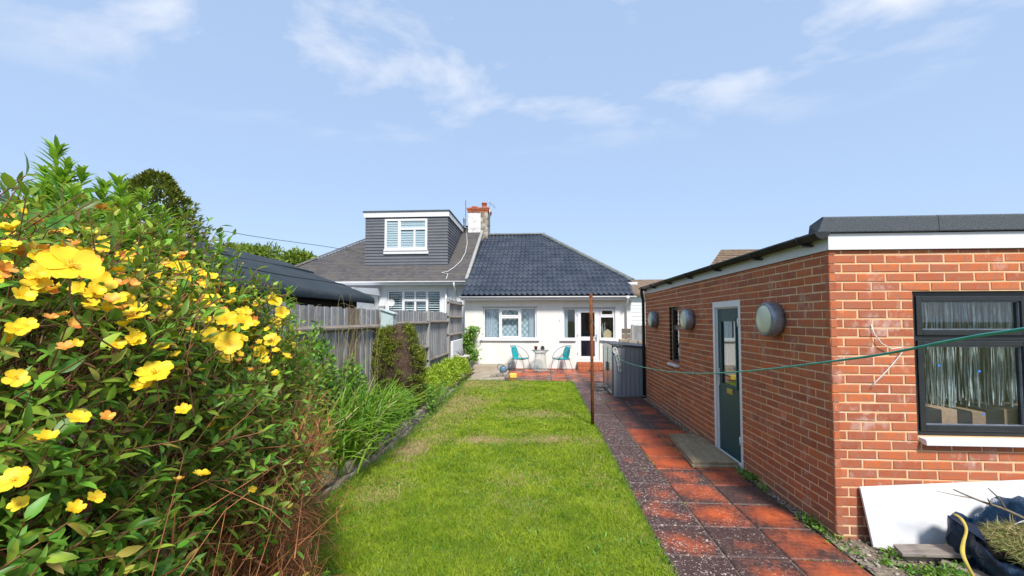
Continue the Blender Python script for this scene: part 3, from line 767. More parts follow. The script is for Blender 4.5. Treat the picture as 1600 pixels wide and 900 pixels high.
ground_patch('flower_bed', -2.95, -2.08, -1.0, 13.6, 0.17, MAT['soil'], 0.10, 20, 120, 3)

# pebbles
def pebbles(n, xs, ys, name, smin, smax, label):
    ico = [(0, 0, 1), (.9, 0, .3), (.28, .85, .3), (-.72, .53, .3), (-.72, -.53, .3), (.28, -.85, .3), (0, 0, -.5)]
    tv = np.array(ico) * np.array([1, 1, .6]); tt = np.array([(0, 1, 2), (0, 2, 3), (0, 3, 4), (0, 4, 5), (0, 5, 1), (6, 2, 1), (6, 3, 2), (6, 4, 3), (6, 5, 4), (6, 1, 5)])
    P = np.stack([rng.uniform(*xs, n), rng.uniform(*ys, n), np.full(n, 0.035)], 1)
    a = rng.uniform(0, 6.28, n); D = np.stack([np.cos(a), np.sin(a), rng.uniform(-.2, .2, n)], 1)
    U = np.tile([[0, 0, 1.0]], (n, 1)); S = smin + (smax - smin) * rng.random(n) ** 2.5
    V, T = scatter(tv, tt, P, D, U, S, 0.6 + 0.6 * rng.random(n))
    return tag(np_mesh(name, V, T, MAT['pebble'], smooth=False), label, 'gravel', kind='stuff')
pebbles(2600, (2.30, 5.0), (2.2, 3.55), 'gravel', 0.006, 0.03, 'loose stones scattered on bare soil before the brick wall')
pebbles(900, (2.295, 2.36), (3.6, 9.5), 'gravel', 0.006, 0.022, 'small stones along the foot of the brick side wall')

# ================================================================== brick garage
garage = thing('brick_garage', 'orange brick flat roofed garage beside the tiled path', 'garage', (GX, GY0, 0))
G_X1 = 5.6
GZ = 2.352
WIN = (3.004, 4.80, 0.859, 2.017)            # front window x0 x1 z0 z1
DOOR = (5.085, 5.875, 0.02, 2.022)           # side door y0 y1 z0 z1
SWIN = (7.262, 7.78, 1.02, 2.015)            # small side window
def wall_cells(mb, u0, u1, z0, z1, holes, emit):
    us = sorted({u0, u1} | {h[0] for h in holes} | {h[1] for h in holes}); zs = sorted({z0, z1} | {h[2] for h in holes} | {h[3] for h in holes})
    us = [u for u in us if u0 <= u <= u1]; zs = [z for z in zs if z0 <= z <= z1]
    for i in range(len(us) - 1):
        for j in range(len(zs) - 1):
            cu, cz = (us[i] + us[i + 1]) / 2, (zs[j] + zs[j + 1]) / 2
            if not any(h[0] < cu < h[1] and h[2] < cz < h[3] for h in holes):
                emit(us[i], us[i + 1], zs[j], zs[j + 1])
b = MB()
D0 = 0.007   # bricks stand this far proud of the mortar
wall_cells(b, GX + D0, G_X1, -0.05, GZ, [WIN], lambda a, c, z0, z1: b.box(a, c, GY0 + D0, GY0 + 0.20, z0, z1))
wall_cells(b, GY0 + 0.20, GY1 - D0, -0.05, GZ, [DOOR, SWIN], lambda a, c, z0, z1: b.box(GX + D0, GX + 0.20, a, c, z0, z1))
b.box(GX + 0.2, G_X1, GY1 - 0.2, GY1 - D0, -0.05, GZ); b.box(G_X1 - 0.2, G_X1, GY0 + 0.2, GY1 - 0.2, -0.05, GZ)
gwall = b.build('wall', MAT['mortar'], garage, fix=False)

def brick_verts(w, h, c=0.004, dep=0.05):
    # front face towards -Y, origin at lower left of the face
    lo = [(0, dep, 0), (w, dep, 0), (w, dep, h), (0, dep, h)]
    md = [(0, c, 0), (w, c, 0), (w, c, h), (0, c, h)]
    hi = [(c, 0, c), (w - c, 0, c), (w - c, 0, h - c), (c, 0, h - c)]
    f = [(8, 9, 10, 11)]
    for k in (0, 4):
        for i in range(4): f.append((k + i, k + (i + 1) % 4, k + 4 + (i + 1) % 4, k + 4 + i))
    return lo + md + hi, f
_bm = {}
def brick_me(w, h, side):
    key = (round(w, 3), round(h, 3), side, random.randrange(6))
    if key not in _bm:
        v, f = brick_verts(w, h)
        rr_ = random.Random(hash(key) & 0xffff)
        v = [(x + rr_.uniform(-.0022, .0022), y + (rr_.uniform(0, .002) if y < .01 else 0), z + rr_.uniform(-.0022, .0022)) for x, y, z in v]
        if side: v = [(y, -x, z) for x, y, z in v]     # face towards -X, length running to -Y
        m = MB(); m.add(v, f); me = m.mesh('brick'); me.materials.append(MAT['brick']); _bm[key] = me
    return _bm[key]
def courses(u0, u1, flip, holes):
    out = []
    k = 0; z = 0.0
    while z < GZ - 0.01:
        h = min(0.063, GZ - z)
        u = u0
        first = 0.211 if (k + flip) % 2 == 0 else 0.0985
        segs = []; w = first
        while u < u1 - 0.02:
            e = min(u + w, u1); segs.append((u, e)); u = e + 0.0125; w = 0.2125
        for (a, e) in segs:
            parts = [(a, e)]
            for (h0, h1, hz0, hz1) in holes:
                if z + h * 0.6 > hz0 and z + h * 0.4 < hz1:
                    nxt = []
                    for (p, q) in parts:
                        if q <= h0 or p >= h1: nxt.append((p, q))
                        else:
                            if p < h0 - 0.02: nxt.append((p, h0))
                            if q > h1 + 0.02: nxt.append((h1, q))
                    parts = nxt
            for (p, q) in parts:
                if q - p > 0.02: out.append((p, q, z, z + h))
        z += 0.075; k += 1
    return out
jit = lambda s: random.uniform(-s, s)
allb = []
for (p, q, z0, z1) in courses(GX, G_X1, 0, [WIN]): allb.append((0, p, q, z0, z1))
for (p, q, z0, z1) in courses(0, GY1 - GY0, 1, [(DOOR[0] - GY0, DOOR[1] - GY0, DOOR[2], DOOR[3]), (SWIN[0] - GY0, SWIN[1] - GY0, SWIN[2], SWIN[3])]): allb.append((1, p, q, z0, z1))
def brick_size(t):
    s, p, q, z0, z1 = t
    if s == 0:
        c = np.array([[(p + q) / 2, GY0, (z0 + z1) / 2]]); x, y, d = proj(c)
        ok = -5 < x[0] < 1625 and y[0] < 900
        return (q - p) / d[0] if ok else 0
    e = np.array([[GX, GY0 + p, (z0 + z1) / 2], [GX, GY0 + q, (z0 + z1) / 2]]); x, y, d = proj(e)
    return abs(x[0] - x[1]) / 650 if y[0] < 900 else 0
allb.sort(key=brick_size, reverse=True)
rest_v = MB()
for i, (s, p, q, z0, z1) in enumerate(allb):
    w, h = q - p, z1 - z0
    dx = random.uniform(0, 0.003)
    pos = Vector((p, GY0 + dx, z0 + 0.002 * jit(1))) if s == 0 else Vector((GX + dx, GY0 + q, z0 + 0.002 * jit(1)))
    if s == 1: pos.y = GY0 + q; 
    if i < 300:
        o = bpy.data.objects.new('brick', brick_me(w, h, s)); COL.objects.link(o); o.parent = gwall
        if s == 1: o.location = Vector((GX + dx, GY0 + q, z0)) - worg(gwall)
        else: o.location = pos - worg(gwall)
        o.rotation_euler = (jit(0.004), jit(0.006), jit(0.006))
    else:
        v, f = brick_verts(w, h)
        if s: v = [(y, -x, z) for x, y, z in v]
        rest_v.add([(a + pos.x, c + pos.y, e + pos.z) for a, c, e in v], f)
rb = rest_v.build('brickwork', MAT['brick'], gwall); rb['kind'] = 'stuff'

# roof: fascia boards, felt roof with turned-down kerb, gutter
b = MB(); b.box(GX - 0.012, G_X1, GY0 - 0.022, GY0 + 0.0, GZ + 0.004, 2.489)
b.build('fascia_board', MAT['fascia'], garage, bevel=0.002)
b = MB(); b.box(GX - 0.012, GX + 0.006, GY0 + 0.003, GY1, GZ + 0.004, 2.47)
b.build('fascia_board', MAT['fascia'], garage, bevel=0.002)
b = MB()
b.box(GX - 0.03, G_X1, GY0 + 0.01, GY1 + 0.02, 2.4895, 2.515)
rf = b.build('roof', MAT['felt'], garage)
b = MB()
xs = [GX - 0.055, 3.18, 4.1, 5.0, G_X1 + 0.05]
for i in range(4):
    x0, x1 = xs[i] + (0.0015 if i else 0), xs[i + 1] - 0.0015
    sl = 0.055 if i == 0 else 0
    prof = [(GY0 - 0.045, 2.492), (GY0 - 0.05, 2.500), (GY0 - 0.045, 2.615), (GY0 - 0.025, 2.628), (GY0 + 0.14, 2.59), (GY0 + 0.16, 2.516)]
    n = len(prof); z = i * 0.0015
    vs_ = [(x0 - (sl if k in (0, 1) else 0) + (0.0), y, zz + z) for k, (y, zz) in enumerate(prof)] + [(x1, y, zz + z) for y, zz in prof]
    b = MB(); b.add(vs_, [tuple(range(n - 1, -1, -1)), tuple(range(n, 2 * n))] + [(k, (k + 1) % n, n + (k + 1) % n, n + k) for k in range(n)])
    b.build('felt_kerb', MAT['felt'], rf, bevel=0.004)
gut = MB(); gut.smooth = True
gr = 0.056; gxc = GX - 0.075; gz = 2.50
ringo = []; n = 12
def half(r, y): return [(gxc + r * math.cos(math.pi + math.pi * j / n), y, gz + r * math.sin(math.pi + math.pi * j / n)) for j in range(n + 1)]
for y0, y1 in ((GY0 - 0.05, GY1 + 0.05),):
    v = half(gr, y0) + half(gr, y1) + half(gr - 0.004, y0) + half(gr - 0.004, y1); k = n + 1
    f = [(j, j + 1, k + j + 1, k + j) for j in range(n)] + [(2 * k + j, 3 * k + j, 3 * k + j + 1, 2 * k + j + 1) for j in range(n)]
    f += [(j, 2 * k + j, 2 * k + j + 1, j + 1) for j in range(n)] + [(0, k, 3 * k, 2 * k), (n, 2 * k + n, 3 * k + n, k + n)]
    gut.add(v, f)
gut.smooth = False
gut.add(half(gr + 0.003, GY0 - 0.052), [tuple(range(n + 1))])
gobj = gut.build('gutter', MAT['black_plastic'], garage, fix=False)
for y in (GY0 + 0.18, 4.55, 5.55, 6.55, 7.55, 8.55, 9.3):
    m = MB(); pts = [(gxc + (gr + 0.006) * math.cos(math.pi + math.pi * j / 8), y, gz + (gr + 0.006) * math.sin(math.pi + math.pi * j / 8)) for j in range(9)] + [(GX - 0.013, y, gz - 0.02)]
    for j in range(9): m.bar(pts[j], pts[j + 1], 0.03, 0.007, up=(0, 1, 0))
    m.box(gxc - 0.01, GX - 0.013, y - 0.02, y + 0.02, gz - gr - 0.030, gz - gr - 0.012)
    m.build('gutter_bracket', MAT['black_plastic'], gobj)
m = MB(); m.smooth = True
m.tube([(gxc, GY1 + 0.0, gz - 0.05), (gxc, GY1, gz - 0.12), (gxc + 0.02, GY1 + 0.03, gz - 0.2), (GX - 0.03, GY1 + 0.045, gz - 0.28), (GX - 0.03, GY1 + 0.045, 0.1)], 0.034, 10)
m.build('downpipe', MAT['black_plastic'], garage)

# front window
def slab_pane(name, parent, x0, x1, z0, z1, y, mat, t=0.006):
    m = MB(); m.box(x0, x1, y, y + t, z0, z1); return m.build(name, mat, parent)
x0, x1, z0, z1 = WIN; yf = GY0 + 0.035
m = MB(); m.frame(x0 + 0.006, x1 - 0.006, z0 + 0.004, z1 - 0.004, yf, yf + 0.07, 0.034)
m.box(x0 + 0.04, x1 - 0.04, yf + 0.002, yf + 0.068, 1.618, 1.660)
m.box(3.88, 3.94, yf + 0.001, yf + 0.069, z0 + 0.038, 1.618); m.box(3.88, 3.94, yf + 0.001, yf + 0.069, 1.66, z1 - 0.038)
gw = m.build('window', MAT['anthracite'], garage, bevel=0.004)
for (a, c) in ((x0 + 0.040, 3.88), (3.94, x1 - 0.04)):
    for (e, g) in ((1.660, z1 - 0.038), (z0 + 0.038, 1.618)):
        m = MB(); m.frame(a, c, e, g, yf - 0.014, yf + 0.05, 0.045, 0.048)
        sash = m.build('sash', MAT['anthracite'], gw, bevel=0.006)
        m = MB(); m.frame(a + 0.045, c - 0.045, e + 0.048, g - 0.045, yf + 0.004, yf + 0.02, 0.006)
        m.build('seal', MAT['lamp_body'], gw)
        slab_pane('pane', gw, a + 0.047, c - 0.047, e + 0.05, g - 0.047, yf + 0.018, MAT['glass'])
m = MB(); m.prism([(x0 + 0.01, GY0 + 0.034, 0.858), (x0 + 0.01, GY0 - 0.055, 0.848), (x0 + 0.01, GY0 - 0.06, 0.838), (x0 + 0.01, GY0 - 0.06, 0.806), (x0 + 0.01, GY0 - 0.02, 0.806), (x0 + 0.01, GY0 - 0.006, 0.822), (x0 + 0.01, GY0 + 0.034, 0.822)], (1.80, 0, 0))
m.build('sill', MAT['fascia'], gw)

# inside of the garage: shallow room box, floor boards and foil curtain
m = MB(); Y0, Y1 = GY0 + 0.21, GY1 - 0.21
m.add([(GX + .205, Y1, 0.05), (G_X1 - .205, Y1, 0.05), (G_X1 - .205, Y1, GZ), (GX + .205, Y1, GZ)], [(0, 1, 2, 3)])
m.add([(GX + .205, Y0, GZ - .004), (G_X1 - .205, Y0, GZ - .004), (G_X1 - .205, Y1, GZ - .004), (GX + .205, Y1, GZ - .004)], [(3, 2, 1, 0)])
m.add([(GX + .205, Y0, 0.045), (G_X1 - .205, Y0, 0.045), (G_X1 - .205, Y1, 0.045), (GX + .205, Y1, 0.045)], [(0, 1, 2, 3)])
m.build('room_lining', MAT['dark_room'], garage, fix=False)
ws = thing('inner_shelf', 'wood block shelf just inside the dark framed window', 'shelf', (3.0, GY0 + 0.12, 0.9))
k = 0; x = 3.03
while x < 4.78:
    w = random.uniform(0.10, 0.17)
    m = MB(); m.box(x, min(x + w - 0.004, 4.78), GY0 + 0.13, GY0 + 0.46, 0.915, 1.03 + random.uniform(0, 0.03))
    m.build('wood_block', MAT['floor_wood'] if k % 2 == 0 else MAT['anthracite'], ws, bevel=0.003); x += w; k += 1
fc = thing('foil_curtain', 'silver foil strip curtain hanging inside the dark framed window', 'curtain', (3.0, GY0 + 0.3, 1.0))
S = Soup()
n = 260
fx = rng.uniform(3.04, 4.78, n); fy = GY0 + 0.25 + rng.uniform(0, 0.10, n)
seg = 10
for i in range(n):
    w = rng.uniform(0.0022, 0.006); top = 1.97; bot = rng.uniform(0.98, 1.12)
    zz = np.linspace(top, bot, seg + 1); sw = np.cumsum(rng.normal(0, 0.004, seg + 1)); tw = np.cumsum(rng.normal(0, 0.5, seg + 1))
    if rng.random() < 0.12: sw = sw + np.linspace(0, 1, seg + 1) * rng.normal(0, 0.12)
    c = np.stack([fx[i] + sw, np.full(seg + 1, fy[i]), zz], 1); d = np.stack([np.cos(tw), np.sin(tw), np.zeros(seg + 1)], 1) * w
    V = np.stack([c - d, c + d], 1).reshape(-1, 3)
    t = []
    for j in range(seg): t += [(2 * j, 2 * j + 1, 2 * j + 3), (2 * j, 2 * j + 3, 2 * j + 2)]
    S.add(V, np.array(t))
S.build('foil_strips', MAT['foil'], fc, smooth=False)
m = MB(); m.box(3.03, 4.79, GY0 + 0.25, GY0 + 0.36, 1.965, 1.985); m.build('rail', MAT['anthracite'], fc)
for (px, py) in ((1467, 571), (1530, 580), (1536, 647)):
    p = at(px, py, yf + 0.0175)
    m = MB(); m.lathe([(0.0001, -0.0012), (0.010, -0.0012), (0.010, 0)], (p.x, p.y - 0.0006, p.z), 12, 'y'); m.build('sticker', MAT['blue_dot'], gw)

# side door
y0, y1, z0, z1 = DOOR
m = MB(); xf = GX + 0.004
m.framex(y0, y1, 0.03, z1, xf, xf + 0.07, 0.060, 0.03, 0.075)
m.framex(y0 + 0.058, y1 - 0.058, 0.06, z1 - 0.073, xf + 0.03, xf + 0.09, 0.02, 0.01)
gd = m.build('door_frame', MAT['upvc'], garage, bevel=0.003)
m = MB(); a, c = y0 + 0.066, y1 - 0.066; xd = xf + 0.035
m.framex(a, c, 0.07, z1 - 0.08, xd, xd + 0.045, 0.105, 0.86, 0.15)
door = m.build('door', MAT['door'], garage, bevel=0.004)
m = MB(); m.framex(a + 0.105, c - 0.105, 0.93, z1 - 0.23, xd - 0.012, xd + 0.01, 0.028); m.build('glazing_bead', MAT['door'], door, bevel=0.003)
m = MB(); m.box(xd + 0.008, xd + 0.014, a + 0.107, c - 0.107, 0.932, z1 - 0.232); m.build('pane', MAT['glass_door'], door)
m = MB(); m.framex(5.39, 5.55, 0.845, 0.915, xd - 0.006, xd, 0.012); m.box(xd - 0.009, xd - 0.003, 5.402, 5.538, 0.855, 0.905); m.build('letter_plate', MAT['brass'], door, bevel=0.002)
m = MB(); m.box(xd - 0.012, xd, c - 0.07, c - 0.035, 0.92, 1.14); m.smooth = True; m.tube([(xd - 0.012, c - 0.052, 1.05), (xd - 0.05, c - 0.052, 1.05), (xd - 0.055, c - 0.17, 1.045)], 0.009, 8); m.build('handle', MAT['chrome'], door)
for zz in (0.35, 1.75):
    m = MB(); m.smooth = True; m.tube([(xf - 0.006, a - 0.008, zz - .05), (xf - 0.006, a - 0.008, zz + .05)], 0.008, 8); m.build('hinge', MAT['upvc'], gd)
# small side window
y0, y1, z0, z1 = SWIN
xf = GX + 0.06
m = MB(); m.framex(y0 + 0.004, y1 - 0.004, z0 + 0.004, z1 - 0.004, xf, xf + 0.07, 0.055); m.box(xf - 0.004, xf + 0.068, y0 + 0.055, y1 - 0.055, 1.60, 1.69)
sw = m.build('window', MAT['anthracite'], garage, bevel=0.004)
for (e, g) in ((z0 + 0.055, 1.60), (1.69, z1 - 0.055)):
    m = MB(); m.box(xf + 0.02, xf + 0.026, y0 + 0.056, y1 - 0.056, e + .002, g - .002); m.build('pane', MAT['glass_door'], sw)
m = MB(); m.prism([(GX + 0.06, y0, 1.018), (GX - 0.05, y0, 1.006), (GX - 0.05, y0, 0.975), (GX + 0.06, y0, 0.98)], (0, y1 - y0, 0)); m.build('sill', MAT['fascia'], sw)

# bulkhead lamps
def bulkhead(y, r, label):
    t = thing('bulkhead_lamp', label, 'wall lamp', (GX, y, 1.79), 'bulkhead lamps on the brick side wall')
    m = MB(); m.smooth = True
    m.lathe([(0.0001, 0.0), (r * 0.93, 0.0), (r * 0.95, -0.015), (r * 0.99, -0.02), (r, -0.05), (r, -0.085), (r * 0.985, -0.10), (r * 0.94, -0.122), (r * 0.86, -0.128), (r * 0.845, -0.118)], (GX, y, 1.79), 36, 'x')
    m.build('housing', MAT['lamp_body'], t, fix=False)
    m = MB(); m.smooth = True
    m.lathe([(r * 0.845, -0.116), (r * 0.84, -0.124), (r * 0.7, -0.137), (r * 0.45, -0.146), (r * 0.2, -0.150), (0.0001, -0.151)], (GX, y, 1.79), 36, 'x')
    m.build('diffuser', MAT['lamp_glass'], t, fix=False)
bulkhead(4.33, 0.172, 'round grey wall lamp between the garage door and the sunlit brick corner')
bulkhead(6.66, 0.165, 'round grey wall lamp between the garage door and its small side window')
bulkhead(8.62, 0.165, 'round grey wall lamp beyond the small side window, near the metal shed')

# loose white cable on the front wall
m = MB(); m.smooth = True
m.tube([at(1361, 507, GY0 - .004), at(1366, 522, GY0 - .02), at(1378, 537, GY0 - .03), at(1393, 545, GY0 - .03), at(1408, 543, GY0 - .03), at(1412, 546, GY0 - .03), at(1404, 558, GY0 - .025), at(1385, 580, GY0 - .018), at(1368, 597, GY0 - .01), at(1361, 607, GY0 - .003)], 0.0042, 8)
tag(m.build('cable', MAT['white_cord'], None), 'loose white cable sticking out of the sunlit brick front wall', 'cable')

# doormat boards at the side door
t = thing('door_board', 'wet brown boards laid on the flags before the dark green door', 'board', (2.1, 5.8, 0.03))
m = MB(); m.hexa([(1.80, 5.12, .036), (2.345, 5.14, .036), (2.345, 6.44, .036), (1.93, 6.46, .036), (1.80, 5.12, .064), (2.345, 5.14, .064), (2.345, 6.44, .064), (1.93, 6.46, .064)]); m.build('lower_board', MAT['ply'], t, bevel=0.004)
m = MB(); m.hexa([(1.815, 5.17, .0645), (2.35, 5.17, .0645), (2.35, 6.40, .0645), (1.925, 6.42, .0645), (1.815, 5.17, .092), (2.35, 5.17, .092), (2.35, 6.40, .092), (1.925, 6.42, .092)]); m.build('upper_board', MAT['ply'], t, bevel=0.004)

# ================================================================== bungalow
HY = 15.05
house = thing('bungalow', 'cream rendered bungalow with dark grey tiled roof at the end of the lawn', 'house', (0.25, HY, 0))
W1 = (-2.05, -0.11, 1.075, 2.225); DW = (0.845, 2.69, 1.075, 2.195); DD = (1.315, 2.135, 0.30, 2.195)
b = MB()
holes = [W1, (DW[0], DD[0], 1.075, 2.195), (DD[0], DD[1], 0.30, 2.195), (DD[1], DW[1], 1.075, 2.195)]
wall_cells(b, -2.72, 3.26, -0.05, 2.56, holes, lambda a, c, z0, z1: b.box(a, c, HY, HY + 0.26, z0, z1))
b.box(3.0, 3.26, HY + 0.26, 22.5, -0.05, 2.56)
b.build('wall', MAT['render'], house, fix=False)
m = MB(); m.box(3.0, 3.40, 15.9, 22.4, 2.56, 3.13); m.build('upper_side_wall', MAT['white_render'], house)
m = MB(); m.box(-2.6, 2.95, 17.6, 17.65, 0, 2.6); m.box(-2.6, 2.95, HY + .3, 17.6, 2.62, 2.66); m.box(-2.6, 2.95, HY + .3, 17.6, 0.25, 0.28); m.box(-2.65, -2.6, HY + .3, 17.6, 0.2, 2.6); m.box(2.9, 2.95, HY + .3, 17.6, .2, 2.6); m.box(0.3, 0.36, HY + .3, 17.6, .2, 2.6)
m.build('room_lining', MAT['interior'], house)
def lintel(x0, x1, z):
    m = MB(); m.box(x0, x1, HY - 0.014, HY + 0.02, z, z + 0.022); m.build('drip_strip', MAT['lead'], house)
lintel(W1[0] - 0.03, W1[1] + 0.05, 2.226); lintel(DW[0] - 0.03, DW[1] + 0.04, 2.197)
def sill(parent, x0, x1, z):
    m = MB(); m.prism([(x0, HY + 0.06, z), (x0, HY - 0.07, z - 0.012), (x0, HY - 0.07, z - 0.055), (x0, HY + 0.0, z - 0.055), (x0, HY + 0.06, z - 0.04)], (x1 - x0, 0, 0)); m.build('sill', MAT['upvc'], parent)
# left window
yf = HY + 0.05
m = MB(); m.frame(W1[0] + .003, W1[1] - .003, W1[2] + .003, W1[3] - .003, yf, yf + 0.07, 0.055)
m.box(-1.475, -1.41, yf + .001, yf + .069, W1[2] + .058, W1[3] - .058); m.box(-0.725, -0.66, yf + .001, yf + .069, W1[2] + .058, W1[3] - .058)
win = m.build('window', MAT['upvc'], house, bevel=0.006)
for (a, c, e, g) in ((-1.425, -0.71, W1[2] + .045, 1.885), (-1.425, -0.71, 1.89, W1[3] - .045)):
    m = MB(); m.frame(a, c, e, g, yf - .022, yf + .04, 0.06); m.build('sash', MAT['upvc'], win, bevel=0.006)
for (a, c, e, g) in ((-1.992, -1.475, 1.133, 2.167), (-0.66, -0.168, 1.133, 2.167), (-1.367, -0.768, 1.18, 1.827), (-1.367, -0.768, 1.948, 2.122)):
    slab_pane('pane', win, a, c, e, g, yf + 0.03, MAT['glass'])
sill(win, W1[0] - 0.11, W1[1] + 0.10, 1.075)
def curtain(name, x0, x1, z0, z1, y, mat, label, folds=7, amp=0.025, n=60):
    m = MB(); m.smooth = True; v = []; f = []
    for i in range(n + 1):
        x = x0 + (x1 - x0) * i / n; w = amp * math.sin(i / n * folds * 2 * math.pi + 0.4 * math.sin(i * 0.7))
        v += [(x, y + w, z0), (x, y + w * 0.8, z1)]
    for i in range(n): f.append((2 * i, 2 * i + 2, 2 * i + 3, 2 * i + 1))
    m.add(v, f)
    return tag(m.build(name, mat, None, fix=False), label, 'curtain')
curtain('lace_curtain', -2.0, -0.15, 1.05, 2.21, HY + 0.24, MAT['lace'], 'pale blue patterned lace across the three pane window of the bungalow', 6, 0.012)
curtain('curtain', -1.98, -1.62, 1.05, 2.21, HY + 0.19, MAT['curtain'], 'pale curtain drawn to the fence side of the three pane window', 5, 0.02, 40)
curtain('curtain', -0.40, -0.16, 1.05, 2.21, HY + 0.19, MAT['curtain'], 'pale curtain drawn to the garage side of the three pane window', 3, 0.02, 30)
# door with side lights
m = MB(); m.frame(DW[0] + .003, DD[0], DW[2] + .003, DW[3] - .003, yf, yf + .07, 0.045, 0.05, 0.05); wl_ = m.build('window', MAT['upvc'], house, bevel=0.005)
slab_pane('pane', wl_, DW[0] + .049, DD[0] - .046, DW[2] + .054, DW[3] - .054, yf + .03, MAT['glass'])
m = MB(); m.frame(DD[1] + .004, DW[1] - .003, DW[2] + .003, DW[3] - .003, yf, yf + .07, 0.055); m.box(DD[1] + .059, DW[1] - .058, yf - .01, yf + .069, 1.86, 1.93)
wr = m.build('window', MAT['upvc'], house, bevel=0.005)
m = MB(); m.frame(DD[1] + .045, DW[1] - .045, 1.92, DW[3] - .045, yf - .018, yf + .03, 0.05); m.build('sash', MAT['upvc'], wr, bevel=0.005)
slab_pane('pane', wr, DD[1] + .06, DW[1] - .059, DW[2] + .06, 1.859, yf + .03, MAT['glass']); slab_pane('pane', wr, DD[1] + .096, DW[1] - .096, 1.971, DW[3] - .096, yf + .03, MAT['glass'])
sill(wl_, DW[0] - 0.12, DD[0] - 0.02, 1.075); sill(wr, DD[1] + .02, DW[1] + .05, 1.075)
m = MB(); m.frame(DD[0] + .003, DD[1], 0.303, DD[3] - .003, yf, yf + .07, 0.045); m.build('door_frame', MAT['upvc'], house, bevel=0.005)
m = MB(); a, c = DD[0] + .05, DD[1] - .047
m.frame(a, c, 0.35, DD[3] - .05, yf - .012, yf + .05, 0.118, 0.12, 0.11); m.box(a + .118, c - .118, yf - .011, yf + .049, 1.03, 1.17)
hd = m.build('door', MAT['upvc'], house, bevel=0.006)
slab_pane('pane', hd, a + .119, c - .119, 1.171, DD[3] - .161, yf + .02, MAT['glass']); slab_pane('pane', hd, a + .119, c - .119, .471, 1.029, yf + .02, MAT['glass'])
m = MB(); m.box(c - .085, c - .05, yf - .022, yf - .012, 1.0, 1.24); m.smooth = True; m.tube([(c - .067, yf - .02, 1.17), (c - .067, yf - .06, 1.17), (c - .19, yf - .065, 1.17)], 0.011, 8); m.build('handle', MAT['chrome'], hd)
for zz in (0.6, 1.25, 1.98):
    m = MB(); m.smooth = True; m.tube([(a - .004, yf - .02, zz - .05), (a - .004, yf - .02, zz + .05)], 0.012, 8); m.build('hinge', MAT['upvc'], hd)
# things in the rooms that show through the glass
tag(curtain('curtain', 0.90, 1.02, 1.05, 2.18, HY + 0.2, MAT['curtain'], 'pale narrow curtain behind the side light by the back door', 2, 0.02, 16))
m = MB(); m.prism([(2.30, HY + .22, 1.10), (2.62, HY + .22, 1.10), (2.62, HY + .22, 1.32), (2.46, HY + .22, 1.44), (2.30, HY + .22, 1.32)], (0, .08, 0)); tag(m.build('toy_house', MAT['peach'], None, bevel=.004), 'small peach model house on the sill beside the back door', 'ornament')
m = MB(); m.smooth = True
for k in range(7):
    a0 = k * 0.9; m.tube([(2.29, HY + .2, 1.08), (2.29 + .03 * math.cos(a0), HY + .2, 1.3), (2.29 + .10 * math.cos(a0), HY + .2 + .05 * math.sin(a0), 1.5 + .03 * k)], 0.005, 5)
tag(m.build('dried_stems', MAT['white_cord'], None), 'pale dried stems behind the glass beside the back door', 'dried stems')
m = MB(); m.smooth = True; m.lathe([(0.001, .3), (.22, .3), (.2, .6), (.16, .95), (.05, 1.08), (.001, 1.1)], (1.96, HY + .9, 0), 14); tag(m.build('pink_bag', MAT['pink'], None), 'pink laundry bag standing inside the back door', 'bag')
# gutter, fascia, soffit, downpipe
m = MB(); m.box(-2.82, 3.32, 14.74, 14.77, 2.47, 2.60); m.build('fascia_board', MAT['fascia'], house)
m = MB(); m.box(-2.80, 3.30, 14.772, HY + .02, 2.475, 2.49); m.build('soffit', MAT['fascia'], house)
m = MB(); m.smooth = True
n = 10
def halfy(r, x, yc, zc): return [(x, yc + r * math.cos(math.pi + math.pi * j / n), zc + r * math.sin(math.pi + math.pi * j / n)) for j in range(n + 1)]
def gutter_x(m, x0, x1, yc, zc, r):
    v = halfy(r, x0, yc, zc) + halfy(r, x1, yc, zc) + halfy(r - .005, x0, yc, zc) + halfy(r - .005, x1, yc, zc); k = n + 1
    f = [(j, j + 1, k + j + 1, k + j) for j in range(n)] + [(2 * k + j, 3 * k + j, 3 * k + j + 1, 2 * k + j + 1) for j in range(n)] + [(j, 2 * k + j, 2 * k + j + 1, j + 1) for j in range(n)] + [(k + j, k + j + 1, 3 * k + j + 1, 3 * k + j) for j in range(n)] + [(0, k, 3 * k, 2 * k), (n, 2 * k + n, 3 * k + n, k + n)]
    m.add(v, f)
gutter_x(m, -2.86, 3.36, 14.68, 2.60, 0.057); m.build('gutter', MAT['upvc'], house, fix=False)
m = MB(); m.smooth = True; m.tube([(3.06, 14.68, 2.56), (3.06, 14.68, 2.47), (3.06, 14.80, 2.36), (3.06, 15.0, 2.27), (3.06, 15.0, 0.1)], 0.036, 10); m.box(3.01, 3.11, 14.63, 14.73, 2.49, 2.61); m.build('downpipe', MAT['upvc'], house)
m = MB(); m.box(0.705, 0.715, HY - .02, HY, 1.70, 1.78); m.build('wall_hook', MAT['shed_dark'], house)

